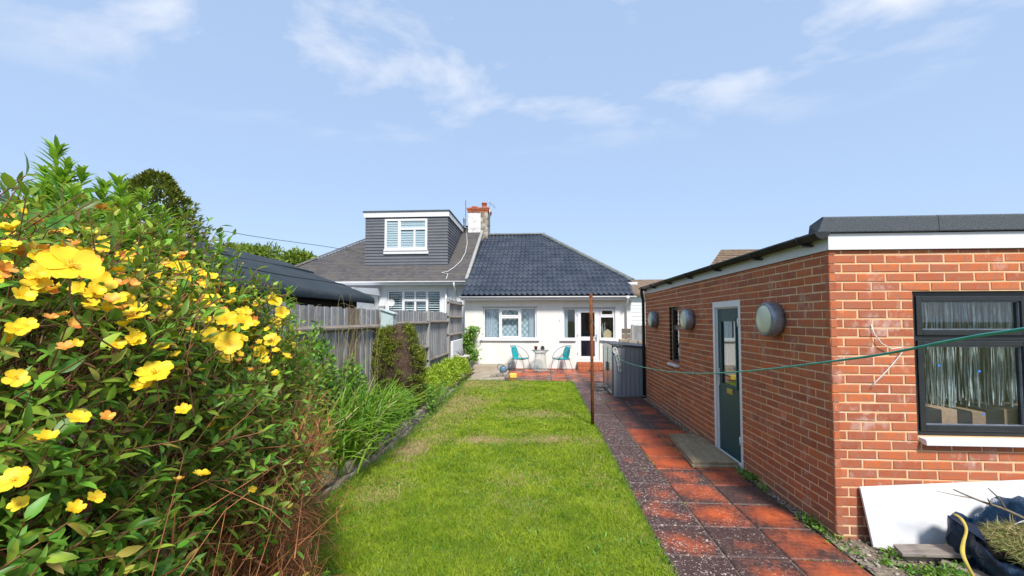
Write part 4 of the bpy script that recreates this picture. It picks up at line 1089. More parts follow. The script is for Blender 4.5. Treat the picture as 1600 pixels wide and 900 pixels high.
# roof of single tiles
SL = math.atan2(3.43, 6.3); cs, sn = math.cos(SL), math.sin(SL)
RO = Vector((-2.80, 14.66, 2.625)); RU = Vector((1, 0, 0)); RV = Vector((0, cs, sn)); RN = Vector((0, -sn, cs))
slope_len = 6.3 / cs
HIP_A = ((3.47 + 2.80), (15.77 - 14.66) / cs); HIP_B = ((0.17 + 2.80), slope_len)
m = MB(); P = lambda u, v, h=0.0: RO + RU * u + RV * v + RN * h
ha, hb = P(*HIP_A, -.03), P(*HIP_B, -.03)
m.add([P(0, 0, -.03), P(6.10, 0, -.03), P(6.17, HIP_A[1], -.03), ha, hb, P(0, slope_len, -.03)], [(0, 1, 2, 3, 4, 5)])
bk = Vector((3.47, 26.3, 3.2)); m.add([ha, bk, hb], [(0, 1, 2)])
m.add([P(0, slope_len, -.03), hb, bk, Vector((-2.8, 26.3, 3.2))], [(0, 1, 2, 3)])
roof = m.build('roof', MAT['roof_tile'], house, fix=False)
TW, TG, TL = 0.381, 0.3775, 0.425
def tile_mesh():
    n = 12; v = []; f = []
    prof = []
    for k in range(n + 1):
        u = TW * k / n; hgt = 0.0
        for c in (0.25, 0.75):
            hgt = max(hgt, 0.066 * math.exp(-((u / TW - c) / 0.115) ** 2))
        prof.append((u, hgt))
    for (vv, lift) in ((0.0, 0.022), (TL, 0.0)):
        v += [(u, vv, h + lift) for u, h in prof]
    v += [(u, 0.004, h * 0.9 + 0.004) for u, h in prof]
    k = n + 1
    for i in range(n):
        f.append((i, i + 1, k + i + 1, k + i)); f.append((2 * k + i, 2 * k + i + 1, i + 1, i))
    return v, f
tvv, tff = tile_mesh()
tm = MB(); tm.add([tuple(RU * u + RV * w + RN * h) for u, w, h in tvv], tff); tile_me = tm.mesh('roof_tile', fix=False); tile_me.materials.append(MAT['roof_tile'])
hip_dir = Vector((HIP_B[0] - HIP_A[0], HIP_B[1] - HIP_A[1])); hip_n = Vector((hip_dir.y, -hip_dir.x)).normalized()
def right_of_hip(u, v): return (Vector((u, v)) - Vector(HIP_A)).dot(hip_n)
nrows = int(slope_len / TG)
for r in range(nrows):
    v0 = r * TG
    for cidx in range(17):
        u0 = cidx * TW
        if v0 + TG < HIP_A[1] + 0.05:
            if u0 + TW > 6.20: continue
            cut = False
        else:
            if right_of_hip(u0, v0) > 0 and right_of_hip(u0, v0 + TL) > 0: continue
            if v0 < HIP_A[1] and u0 + TW > 6.20: continue
            cut = right_of_hip(u0 + TW, v0 + TL) > 0
        me = tile_me
        if cut:
            bm = bmesh.new(); bm.from_mesh(tile_me)
            base = P(u0, v0); a3 = P(*HIP_A) - base; nn = RU * hip_n.x + RV * hip_n.y
            bmesh.ops.bisect_plane(bm, geom=bm.verts[:] + bm.edges[:] + bm.faces[:], plane_co=a3, plane_no=nn, clear_outer=True)
            me = bpy.data.meshes.new('roof_tile'); bm.to_mesh(me); bm.free(); me.materials.append(MAT['roof_tile'])
            if len(me.polygons) == 0: continue
        o = bpy.data.objects.new('roof_tile', me); COL.objects.link(o); o.parent = roof
        o.location = P(u0, v0, 0.002 + random.uniform(0, 0.008)) - worg(roof); o.rotation_euler = (jit(.006), jit(.012), jit(.008))
# ridge and hip caps
def cap_run(a, c, n, parent, r=0.115, mat='ridge_tile', drop=0.03):
    a = Vector(a); c = Vector(c); d = (c - a) / n
    ax = d.normalized(); side = ax.cross(Vector((0, 0, 1))).normalized(); up = side.cross(ax)
    for i in range(n):
        m = MB(); m.smooth = True; p0 = a + d * i; p1 = a + d * (i + 1.04); v = []
        for (p, rr) in ((p0, r * 1.0), (p1, r * 0.93)):
            for k in range(9):
                t = math.pi * (0.02 + 0.96 * k / 8); v.append(p + side * (math.cos(t) * rr) + up * (math.sin(t) * rr * 0.8 - drop))
        m.add(v, [(k, k + 1, 9 + k + 1, 9 + k) for k in range(8)])
        m.smooth = False; m.add(v[:9], [tuple(range(9))])
        m.build('ridge_cap', MAT[mat], parent, fix=False)
cap_run(P(0.15, slope_len, 0.06), P(HIP_B[0] + .1, slope_len, 0.06), 8, roof)
cap_run(P(*HIP_A, 0.045), P(*HIP_B, 0.06), 15, roof)
m = MB(); m.box(3.16, 3.62, 15.62, 26, 3.08, 3.17); m.build('side_soffit', MAT['fascia'], house)
# chimney
m = MB(); m.m = 0; m.box(-3.57, -2.93, 20.55, 21.5, 5.4, 7.16); m.m = 1; m.box(-2.929, -2.57, 20.53, 21.48, 5.0, 7.16)
ch = m.build('chimney', [MAT['chimney_white'], MAT['chimney_stain']], house)
for k, z in enumerate((7.162, 7.242, 7.322)):
    x = -3.63 + (0 if k % 2 else -0.0)
    e = 0.045 * k * 0.6
    for i in range(5):
        m = MB(); m.box(-3.60 - e + i * (1.06 + 2 * e) / 5 + .005, -3.60 - e + (i + 1) * (1.06 + 2 * e) / 5 - .005, 20.52 - e, 21.53 + e, z, z + 0.075)
        m.build('brick', MAT['brick'], ch, bevel=0.006)
m = MB(); m.box(-3.58, -2.56, 20.54, 21.50, 7.16, 7.395); m.build('mortar_core', MAT['mortar'], ch)
for (x, h, r) in ((-3.30, 0.17, 0.16), (-2.81, 0.36, 0.135)):
    m = MB(); m.smooth = True; m.lathe([(r * 1.1, 0), (r * 1.12, .05), (r * .95, .07), (r * .88, h - .07), (r * 1.05, h - .06), (r * 1.08, h), (r * .8, h), (r * .75, h - .1), (.001, h - .12)], (x, 21.0, 7.395), 18); m.build('chimney_pot', MAT['terracotta'], ch, fix=False)
# aerials
t = thing('tv_aerial', 'thin tv aerial on the stained side of the chimney', 'aerial', (-2.5, 20.5, 6.4))
m = MB(); m.smooth = True; m.tube([(-2.47, 20.5, 6.3), (-2.47, 20.5, 7.65)], 0.014, 6); m.build('mast', MAT['chrome'], t)
m = MB(); m.smooth = True; m.tube([(-2.55, 20.4, 7.72), (-2.22, 20.7, 7.42)], 0.01, 6); m.build('boom', MAT['chrome'], t)
for k in range(6):
    c = Vector((-2.55, 20.4, 7.72)).lerp(Vector((-2.22, 20.7, 7.42)), k / 5.5); m = MB(); m.tube([c + Vector((0, 0.12, .1)), c - Vector((0, .12, .1))], 0.006, 5); m.build('element', MAT['chrome'], t)
for zz in (6.45, 6.85):
    m = MB(); m.box(-2.58, -2.45, 20.48, 20.53, zz, zz + .04); m.build('bracket', MAT['shed_dark'], t)
t = thing('pole_aerial', 'dark aerial pole on the white side of the chimney', 'aerial', (-3.66, 20.4, 6.3))
m = MB(); m.smooth = True; m.tube([(-3.68, 20.45, 6.2), (-3.68, 20.45, 7.75)], 0.016, 6); m.build('mast', MAT['shed_dark'], t)
m = MB(); m.lathe([(.05, 0), (.06, .1), (.09, .45), (.05, .55), (.001, .56)], (-3.72, 20.4, 6.35), 10); m.build('receiver', MAT['lamp_body'], t)

# back step
t = thing('back_step', 'red brick step below the white back door', 'step', (1.75, 14.8, 0))
for k, (z, y) in enumerate(((0.04, 14.62), (0.165, 14.72))):
    for i in range(8):
        w = 0.88 / 8; x = 1.32 + i * w
        m = MB(); m.box(x + .004, x + w - .004, y, HY - .003, z + .008, z + 0.115); m.build('brick', MAT['terracotta'], t, bevel=0.006)
    m = MB(); m.box(1.325, 2.195, y + .008, HY - .004, z, z + .107); m.build('mortar_bed', MAT['mortar'], t)

# ================================================================== neighbour's house
NY = 16.55
nb = thing('neighbour_house', 'white house with grey roof and tile hung dormer beyond the fence', 'house', (-6.5, NY, 0))
NW = (-6.20, -3.96, 1.2, 2.99)
b = MB(); wall_cells(b, -10.6, -2.76, -0.05, 3.24, [NW], lambda a, c, z0, z1: b.box(a, c, NY, NY + .25, z0, z1))
b.build('wall', MAT['white_render'], nb, fix=False)
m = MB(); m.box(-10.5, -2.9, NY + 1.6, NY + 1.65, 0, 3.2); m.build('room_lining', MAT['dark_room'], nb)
m = MB(); m.box(-9.3, -6.55, 14.2, 14.4, -0.05, 2.75); m.box(-6.75, -6.55, 14.4, NY - .003, -.05, 2.75); m.hexa([(-9.5, 14.05, 2.752), (-6.45, 14.05, 2.752), (-6.45, NY - .004, 2.752), (-9.5, NY - .004, 2.752), (-9.5, 14.05, 2.9), (-6.45, 14.05, 2.9), (-6.45, NY - .004, 3.05), (-9.5, NY - .004, 3.05)])
m.build('extension', MAT['white_render'], nb)
m = MB(); m.frame(-7.4, -6.8, 1.0, 2.3, 14.16, 14.2, .06); ew = m.build('window', MAT['upvc'], nb); slab_pane('pane', ew, -7.34, -6.86, 1.06, 2.24, 14.175, MAT['glass'])
yf = NY + .04
m = MB(); m.frame(NW[0] + .003, NW[1] - .003, NW[2] + .003, NW[3] - .003, yf, yf + .07, .07)
for x in (-5.58, -4.60): m.box(x, x + .10, yf + .001, yf + .069, NW[2] + .073, NW[3] - .073)
m.box(-5.48, -4.60, yf - .01, yf + .068, 2.52, 2.62); m.box(-5.08, -5.0, yf + .002, yf + .067, NW[2] + .073, 2.52); m.box(-5.08, -5.0, yf + .002, yf + .067, 2.62, NW[3] - .073)
nw = m.build('window', MAT['upvc'], nb, bevel=.004)
for (a, c, e, g) in ((-6.13, -5.58, 1.27, 2.92), (-4.50, -4.03, 1.27, 2.92), (-5.48, -5.08, 1.27, 2.52), (-5.0, -4.60, 1.27, 2.52), (-5.48, -5.08, 2.62, 2.92), (-5.0, -4.6, 2.62, 2.92)):
    slab_pane('pane', nw, a + .001, c - .001, e, g, yf + .03, MAT['glass'])
    z = e + .04
    while z < g - .03:
        m = MB(); m.hexa([(a, yf + .11, z), (c, yf + .11, z), (c, yf + .15, z + .03), (a, yf + .15, z + .03), (a, yf + .11, z + .012), (c, yf + .11, z + .012), (c, yf + .15, z + .042), (a, yf + .15, z + .042)])
        m.build('shutter_slat', MAT['blind'], nw); z += 0.095
m = MB(); m.box(-11.5, -2.84, 16.14, 16.17, 3.16, 3.29); m.build('fascia_board', MAT['fascia'], nb)
m = MB(); m.box(-11.45, -2.85, 16.173, NY + .02, 3.17, 3.185); m.build('soffit', MAT['fascia'], nb)
m = MB(); m.smooth = True; gutter_x(m, -11.5, -2.88, 16.08, 3.29, .055); m.build('gutter', MAT['upvc'], nb, fix=False)
m = MB(); m.smooth = True; m.tube([(-3.35, 16.08, 3.25), (-3.35, 16.1, 3.1), (-3.35, 16.5, 2.9), (-3.35, 16.5, 0)], .035, 8); m.build('downpipe', MAT['upvc'], nb)
m = MB(); m.smooth = True; m.tube([(-3.75, 16.48, 3.05), (-3.75, 16.48, 0)], .045, 8); m.build('soil_pipe', MAT['upvc'], nb)
# roof with stepped courses
NS = math.atan2(3.2, 5.0); nc, nsn = math.cos(NS), math.sin(NS); NO = Vector((-2.83, 16.10, 3.29)); NV = Vector((0, nc, nsn)); NN = Vector((0, -nsn, nc))
NL = 5.1 / nc; hipc, hipr = -11.45, -7.5
def NP(x, v, h=0): return Vector((x, NO.y, NO.z)) + NV * v + NN * h
def hipx(v): return hipc + (hipr - hipc) * v / NL
m = MB(); m.add([NP(hipc, 0, -.02), NP(-2.83, 0, -.02), NP(-2.83, NL, -.02), NP(hipr, NL, -.02)], [(0, 1, 2, 3)])
m.add([NP(hipc, 0, -.02), NP(hipr, NL, -.02), Vector((hipc, 26.4, 3.29))], [(0, 1, 2)]); m.add([NP(hipr, NL, -.02), NP(-2.83, NL, -.02), Vector((-2.83, 26.4, 3.29)), Vector((hipc, 26.4, 3.29))], [(0, 1, 2, 3)])
nroof = m.build('roof', MAT['plain_tile'], nb, fix=False)
tv = []; tf = []
S = Soup(); g = 0.148
for r in range(int(NL / g)):
    v0 = r * g; x = -2.85 - (0.085 if r % 2 else 0)
    while x > hipx(v0 + g / 2) + .02:
        w = 0.168; x0 = max(x - w + .004, hipx(v0 + g))
        ln = random.uniform(0, .006)
        q = [NP(x0, v0, .022 + ln), NP(x, v0, .022 + ln), NP(x, v0 + g * 1.15, .004), NP(x0, v0 + g * 1.15, .004), NP(x0, v0 + .002, 0), NP(x, v0 + .002, 0)]
        S.add(np.array(q), np.array([(0, 1, 2), (0, 2, 3), (4, 5, 1), (4, 1, 0)])); x -= w
S.build('roof_tiles', MAT['plain_tile'], nroof, smooth=False)
cap_run(NP(hipc, 0, .05), NP(hipr, NL, .05), 18, nroof, 0.10, 'plain_tile'); cap_run(NP(hipr, NL, .05), NP(-2.9, NL, .05), 12, nroof, .10, 'plain_tile')
m = MB(); m.bar(NP(-2.845, 0, .06), NP(-2.845, NL * .97, .06), 0.12, 0.10); m.build('verge_mortar', MAT['lead'], nroof)
# dormer
dx0, dx1, dy, dz0, dz1 = -7.46, -3.87, 17.30, 3.99, 6.15
m = MB(); m.box(dx0 + .03, dx1 - .03, dy + .03, 21.2, 3.6, dz1 + .24); dm = m.build('dormer', MAT['plain_tile'], nb)
DWN = (-6.60, -4.75, 4.76, 6.08)
k = 0; z = dz0; step = (dz1 - dz0) / 17
while z < dz1 - .02:
    segs = [(dx0, dx1)] if z + step < DWN[2] + .03 else [(dx0, DWN[0]), (DWN[1], dx1)]
    for (a, c) in segs:
        m = MB(); m.hexa([(a, dy - .025, z), (c, dy - .025, z), (c, dy + .03, z), (a, dy + .03, z), (a, dy + .008, z + step * 1.1), (c, dy + .008, z + step * 1.1), (c, dy + .03, z + step * 1.1), (a, dy + .03, z + step * 1.1)])
        m.build('tile_course', MAT['hung_tile'], dm)
    ylo = 16.1 + (z - 3.29) / math.tan(NS)
    ye = 21.1
    ys = max(dy + .03, dy)
    for sx, sg in ((dx1, 1), (dx0, -1)):
        m = MB(); yb = min(max(ylo, dy), 21.0)
        m.hexa([(sx + sg * .025, dy + .031, z), (sx + sg * .025, yb + .1, z), (sx - sg * .03, yb + .1, z), (sx - sg * .03, dy + .031, z), (sx - sg * .008, dy + .031, z + step * 1.1), (sx - sg * .008, yb + .1, z + step * 1.1), (sx - sg * .03, yb + .1, z + step * 1.1), (sx - sg * .03, dy + .031, z + step * 1.1)])
        m.build('tile_course', MAT['hung_tile'], dm)
    z += step; k += 1
m = MB(); m.box(dx0 - .06, dx1 + .06, dy - .07, dy - .04, dz1 + .003, 6.37); m.build('fascia_board', MAT['fascia'], dm)
m = MB(); m.box(dx1 + .03, dx1 + .06, dy - .039, 20.8, dz1 + .003, 6.37); m.build('fascia_board', MAT['fascia'], dm)
m = MB(); m.box(dx0 - .06, dx0 - .03, dy - .039, 20.8, dz1 + .003, 6.37); m.build('fascia_board', MAT['fascia'], dm)
m = MB(); m.box(dx0 - .09, dx1 + .09, dy - .10, 21.0, 6.372, 6.43); m.build('flat_roof', MAT['felt'], dm)
a, c, e, g = DWN; yf = dy - .045
m = MB(); m.frame(a, c, e, g, yf, yf + .08, .09); m.box(-6.02, -5.90, yf + .001, yf + .079, e + .093, g - .093); m.box(-5.90, -4.84, yf - .01, yf + .078, 5.60, 5.70); m.box(-5.34, -5.26, yf + .002, yf + .077, e + .093, 5.60)
m.box(a - .02, c + .02, yf - .06, yf + .02, e - .06, e - .003)
dwn = m.build('window', MAT['upvc'], dm, bevel=.005)
for (p, q, s, t_) in ((-6.51, -6.02, 4.85, 5.99), (-5.90, -4.84, 5.70, 5.99), (-5.90, -5.34, 4.85, 5.60), (-5.26, -4.84, 4.85, 5.60)):
    slab_pane('pane', dm, p + .001, q - .001, s + .001, t_ - .001, yf + .03, MAT['glass'])
    z = s + .02
    while z < t_ - .04:
        m = MB(); m.box(p, q, yf + .0405, yf + .060, z, z + .075); m.build('blind_slat', MAT['blind'], dm); z += .10
m = MB(); m.box(a - .03, c + .06, dy - .075, dy - .03, e - .19, e - .065); m.build('flashing', MAT['fascia'], dm)
# cable across the neighbour's roof, satellite dish
m = MB(); m.smooth = True
def onroof(px, py):
    r = ray(px, py); o = NP(0, 0, .05); t = (o - CAM).dot(NN) / r.dot(NN); return CAM + r * t
m.tube([onroof(*p) for p in ((729, 364), (730, 380), (727, 395), (720, 408), (709, 418), (700, 424), (690, 426), (700, 428), (697, 436))], 0.014, 6)
tag(m.build('aerial_cable', MAT['white_cord'], None), 'white aerial cable trailing down the grey roof beside the dormer', 'cable')
t = thing('satellite_dish', 'small white satellite dish below the shuttered window', 'satellite dish', (-5.9, 15.9, 2.0))
c = at(612, 473, 15.5); m = MB(); m.smooth = True; m.lathe([(.001, .0), (.08, -.012), (.13, -.04)], c, 18, 'y'); m.build('dish', MAT['upvc'], t, fix=False)
m = MB(); m.tube([c, c + Vector((0, .1, -.05)), c + Vector((0, .12, -2.2))], .02, 6); m.build('mast', MAT['chrome'], t)

# ================================================================== fences
def fence_bay(y0, y1, zt, label, zb=0.15, x=-2.80, rails=(0.55, 1.05, 1.63), post=True, brown=(), post_h=None, wob=0.015):
    t = thing('fence_panel', label, 'fence', (x, (y0 + y1) / 2, zb), 'weathered board fence along the border')
    y = y0 + (0.10 if post else 0.0); k = 0
    while y < y1 - 0.02:
        w = min(0.098, y1 - y)
        mt = MAT['fence_brown'] if k in brown else MAT['fence']
        h = zt + random.uniform(-wob, wob); o = 0.012 if k % 2 else 0.0
        m = MB(); m.hexa([(x - .03 - o, y, zb), (x - .012 - o, y, zb), (x - .012 - o, y + w, zb), (x - .03 - o, y + w, zb), (x - .03 - o, y + jit(.003), h), (x - .012 - o, y + jit(.003), h), (x - .012 - o, y + w + jit(.003), h + jit(.006)), (x - .03 - o, y + w, h)])
        m.build('board', mt, t); y += 0.094; k += 1
    for z in rails:
        m = MB(); m.prism([(x - .011, y0, z - .045), (x + .045, y0, z - .012), (x + .045, y0, z + .012), (x - .011, y0, z + .045)], (0, y1 - y0, 0)); m.build('rail', MAT['fence_rail'], t)
    if post:
        m = MB(); ph = post_h or zt + .03; m.box(x - .05, x + .05, y0, y0 + .10, -.05, ph); m.build('post', MAT['post'], t, bevel=.006)
fence_bay(1.3, 4.25, 1.95, 'weathered board fence panel behind the yellow flowering shrub', rails=(.6, 1.63))
fence_bay(4.25, 7.18, 1.955, 'weathered board fence panel below the eave of the green roofed shed', rails=(.6, 1.66), brown=(17, 18, 19, 20))
fence_bay(7.18, 10.26, 1.97, 'weathered board fence panel beside the mint nest box', rails=(.6, 1.1, 1.70), post_h=2.03)
fence_bay(10.26, 12.55, 1.99, 'weathered board fence panel just short of the taller end panel', rails=(.75, 1.72), post_h=2.0)
fence_bay(12.55, 14.95, 2.42, 'taller weathered fence panel joining the cream bungalow wall', rails=(1.30, 1.86, 2.30), zb=.4, post_h=2.45)
t = thing('fence_panel', 'low grey slatted fence beside the bungalow behind the metal shed', 'fence', (3.1, 13.2, 0))
for i in range(9):
    x = 2.93 + i * .12; m = MB(); m.box(x, x + .115, 13.2, 13.22, .1, 1.60 + jit(.01)); m.build('board', MAT['fence'], t)
for i in range(6):
    m = MB(); m.box(2.56, 2.83, 13.21, 13.235, .55 + i * .16, .55 + i * .16 + .15); m.build('slat', MAT['fence_brown'], t)
for x in (2.84,):
    m = MB(); m.box(x, x + .09, 13.14, 13.23, 0, 1.62); m.build('post', MAT['post'], t, bevel=.005)
m = MB(); m.box(3.5, 3.59, 13.14, 13.195, 0, 1.6); m.build('post', MAT['post'], t, bevel=.005)
for (x, y, r, lb) in ((2.12, 10.75, .2, 'old pale brick on the store lid, farthest from the garage'), (2.36, 10.8, -.1, 'old pale brick on the store lid, middle one of three'), (2.60, 10.78, .12, 'old pale brick on the store lid, nearest the garage')):
    m = MB(); m.bar((x - .107, y - .05 * r, 1.262 - (x - 1.65) * .10 + .04), (x + .107, y + .05 * r, 1.262 - (x - 1.65) * .10 + .04), .10, .065); tag(m.build('loose_brick', MAT['concrete'], None, bevel=.006), lb, 'brick', 'old bricks on the store lid')

# nest box on the fence post
t = thing('nest_box', 'pale mint painted nest box beside the fence post', 'nest box', (-2.68, 7.10, 1.6))
m = MB(); m.hexa([(-2.74, 7.02, 1.60), (-2.52, 7.02, 1.60), (-2.52, 7.18, 1.60), (-2.74, 7.18, 1.60), (-2.74, 7.02, 1.955), (-2.52, 7.02, 1.885), (-2.52, 7.18, 1.885), (-2.74, 7.18, 1.955)]); m.build('body', MAT['mint_wood'], t, bevel=.004)
m = MB(); m.hexa([(-2.76, 6.99, 1.962), (-2.49, 6.99, 1.876), (-2.49, 7.2, 1.876), (-2.76, 7.2, 1.962), (-2.76, 6.99, 1.982), (-2.49, 6.99, 1.896), (-2.49, 7.2, 1.896), (-2.76, 7.2, 1.982)]); m.build('lid', MAT['mint_wood'], t, bevel=.003)

# neighbour's timber shed with green felt roof
t = thing('garden_shed', 'dark timber shed with green felt roof beyond the fence', 'shed', (-5.2, 5.4, 0))
ex, ez, rx, rz = -3.45, 2.235, -5.38, 3.02
sy0, sy1 = 1.6, 8.40
m = MB(); nseg = 24; m.smooth = True
prof = [(ex + .03, ez - .12), (ex + .045, ez - .06), (ex + .02, ez), (ex - .07, ez + .045), (ex - .5, ez + .225), (-4.4, 2.63), (-5.0, 2.87), (rx, rz), (-6.0, 2.78), (-7.3, 2.2)]
v = []; f = []; n = len(prof)
for i in range(nseg + 1):
    y = sy0 + (sy1 - sy0) * i / nseg
    for k, (x, z) in enumerate(prof):
        v.append((x, y, z + .012 * math.sin(y * 2.1 + k) * (1 if 2 < k < 8 else .3)))
for i in range(nseg):
    for k in range(n - 1): f.append((i * n + k, i * n + k + 1, (i + 1) * n + k + 1, (i + 1) * n + k))
m.add(v, f); m.smooth = False
vv = v[nseg * n:]; m.add(vv + [(x, sy1, z - .07) for x, _, z in vv], [(k, k + 1, n + k + 1, n + k) for k in range(n - 1)])
m.build('roof', MAT['green_felt'], t, fix=False)
for (x0_, z0_, x1_, z1_) in ((-4.02, 2.480, -4.12, 2.521), (-4.72, 2.758, -4.82, 2.798)):     # lap seams of the felt strips
    m = MB()
    for i in range(24):
        ya, yb = sy0 + (sy1 - sy0) * i / 24, sy0 + (sy1 - sy0) * (i + 1) / 24
        wa, wb = .010 * math.sin(ya * 2.1 + 4), .010 * math.sin(yb * 2.1 + 4)
        m.hexa([(x0_, ya, z0_ + wa - .01), (x0_, yb, z0_ + wb - .01), (x1_, yb, z1_ + wb - .01), (x1_, ya, z1_ + wa - .01), (x0_, ya, z0_ + wa + .022), (x0_, yb, z0_ + wb + .022), (x1_, yb, z1_ + wb + .012), (x1_, ya, z1_ + wa + .012)])
    m.build('felt_seam', MAT['green_felt'], t)
for i in range(12):
    z = .1 + i * .175
    m = MB(); m.box(-3.70, -3.672, sy0 + .2, sy1 - .25, z, z + .17); m.build('board', MAT['shed_wood'], t)
m = MB(); m.prism([(-3.70, sy1 - .28, 0), (-3.70, sy1 - .28, 2.2), (rx, sy1 - .28, 2.92), (-7.1, sy1 - .28, 2.2), (-7.1, sy1 - .28, 0)], (0, .03, 0)); m.build('gable_end', MAT['shed_wood'], t)

# ================================================================== metal store by the path
t = thing('metal_store', 'low grey metal garden store against the far end of the garage', 'garden store', (2.0, 10.3, 0))
sx0, sx1, yy0, yy1 = 1.66, 2.95, 9.68, 11.10
zl = lambda x: 1.205 - (x - sx0) * 0.085
x = sx0; k = 0
while x < sx1 - .02:     # ribbed end panel: every rib a sheet strip of its own
    w = min(.10, sx1 - x)
    m = MB(); m.prism([(x + .001, yy0 + .012, .05), (x + .018, yy0 + .012, .05), (x + .026, yy0, .05), (x + w - .008, yy0, .05), (x + w - .001, yy0 + .012, .05), (x + w - .001, yy0 + .03, .05), (x + .001, yy0 + .03, .05)], (0, 0, zl(x + w) - .055)); m.build('ribbed_panel', MAT['shed_grey'], t); x += w
m = MB(); m.box(sx0, sx1, yy1 - .03, yy1, .05, 1.08); m.box(sx1 - .03, sx1, yy0 + .031, yy1 - .031, .05, 1.08); m.build('back_panel', MAT['shed_grey'], t)
m = MB(); m.box(sx0 - .012, sx0 + .02, yy0 - .006, yy0 + .03, .0355, zl(sx0) - .005); m.build('corner_trim', MAT['shed_dark'], t)
for (a, c) in ((yy0 + .035, 10.38), (10.39, yy1 - .01)):
    m = MB(); m.framex(a, c, .06, 1.17, sx0 - .01, sx0 + .012, .05); m.box(sx0 - .003, sx0 + .010, a + .05, c - .05, .11, 1.12); dr = m.build('door', MAT['shed_door'], t)
    m = MB(); m.box(sx0 - .03, sx0 - .01, (c - .1) if a < 10 else (a + .07), (c - .07) if a < 10 else (a + .1), .55, .75); m.build('handle', MAT['shed_dark'], dr)
m = MB(); m.hexa([(sx0 - .06, yy0 - .04, zl(sx0)), (sx1, yy0 - .04, zl(sx1)), (sx1, yy1 + .04, zl(sx1)), (sx0 - .06, yy1 + .04, zl(sx0)), (sx0 - .06, yy0 - .04, zl(sx0) + .035), (sx1, yy0 - .04, zl(sx1) + .035), (sx1, yy1 + .04, zl(sx1) + .035), (sx0 - .06, yy1 + .04, zl(sx0) + .035)]); m.build('lid', MAT['shed_dark'], t, bevel=.006)
m = MB(); m.box(sx0 - .02, sx1, yy0 - .012, yy0 + .03, .0355, .052); m.build('base_rail', MAT['chrome'], t)
m = MB(); m.smooth = True
pts = []
for k in range(60):
    u = k / 59; pts.append((1.70 + .05 * math.sin(u * 40) * (1 - .5 * u) + .12 * u, yy0 - .02 - .01 * math.cos(u * 40), 1.14 - .07 * math.cos(u * 40) - .48 * u * u - .05))
m.tube(pts, .008, 6); tag(m.build('rope', MAT['white_cord'], None), 'white rope bundle hanging on the corner of the metal store', 'rope')

# rusty line post and washing line
t = thing('washing_line_post', 'rusty brown metal washing line post at the lawn edge', 'post', (.878, 7.08, 0))
m = MB(); m.smooth = True; m.tube([(.878, 7.08, -.1), (.876, 7.08, 1.0), (.866, 7.08, 2.19)], .0265, 14); m.build('pole', MAT['rust'], t)
m = MB(); m.smooth = True; m.lathe([(.029, 0), (.029, .05), (.02, .06), (.001, .062)], (.866, 7.08, 2.165), 14); m.tube([(.866, 7.04, 1.79), (.866, 7.0, 1.80), (.866, 7.0, 1.76), (.866, 7.05, 1.76)], .004, 6); m.build('cap', MAT['rust'], t)
m = MB(); m.smooth = True
lp = [(.50, -1.6, 2.02), (.515, -.6, 1.92), (.548, .40, 1.797), (.566, .77, 1.724), (.59, 1.25, 1.64), (.62, 1.8, 1.565), (.66, 2.6, 1.492), (.71, 3.6, 1.437), (.77, 4.8, 1.43), (.82, 5.8, 1.53), (.86, 6.6, 1.69), (.867, 7.05, 1.79)]
def smooth_pts(p, n=6):
    out = []; p = [Vector(q) for q in p]
    for i in range(len(p) - 1):
        a, b_, c, d = p[max(i - 1, 0)], p[i], p[i + 1], p[min(i + 2, len(p) - 1)]
        for k in range(n):
            s = k / n; out.append(.5 * (2 * b_ + (c - a) * s + (2 * a - 5 * b_ + 4 * c - d) * s * s + (3 * b_ - a - 3 * c + d) * s ** 3))
    return out + [p[-1]]
m.tube(smooth_pts(lp), .0021, 8); tag(m.build('washing_line', MAT['line_green'], None), 'green plastic washing line sagging from the rusty post', 'washing line')

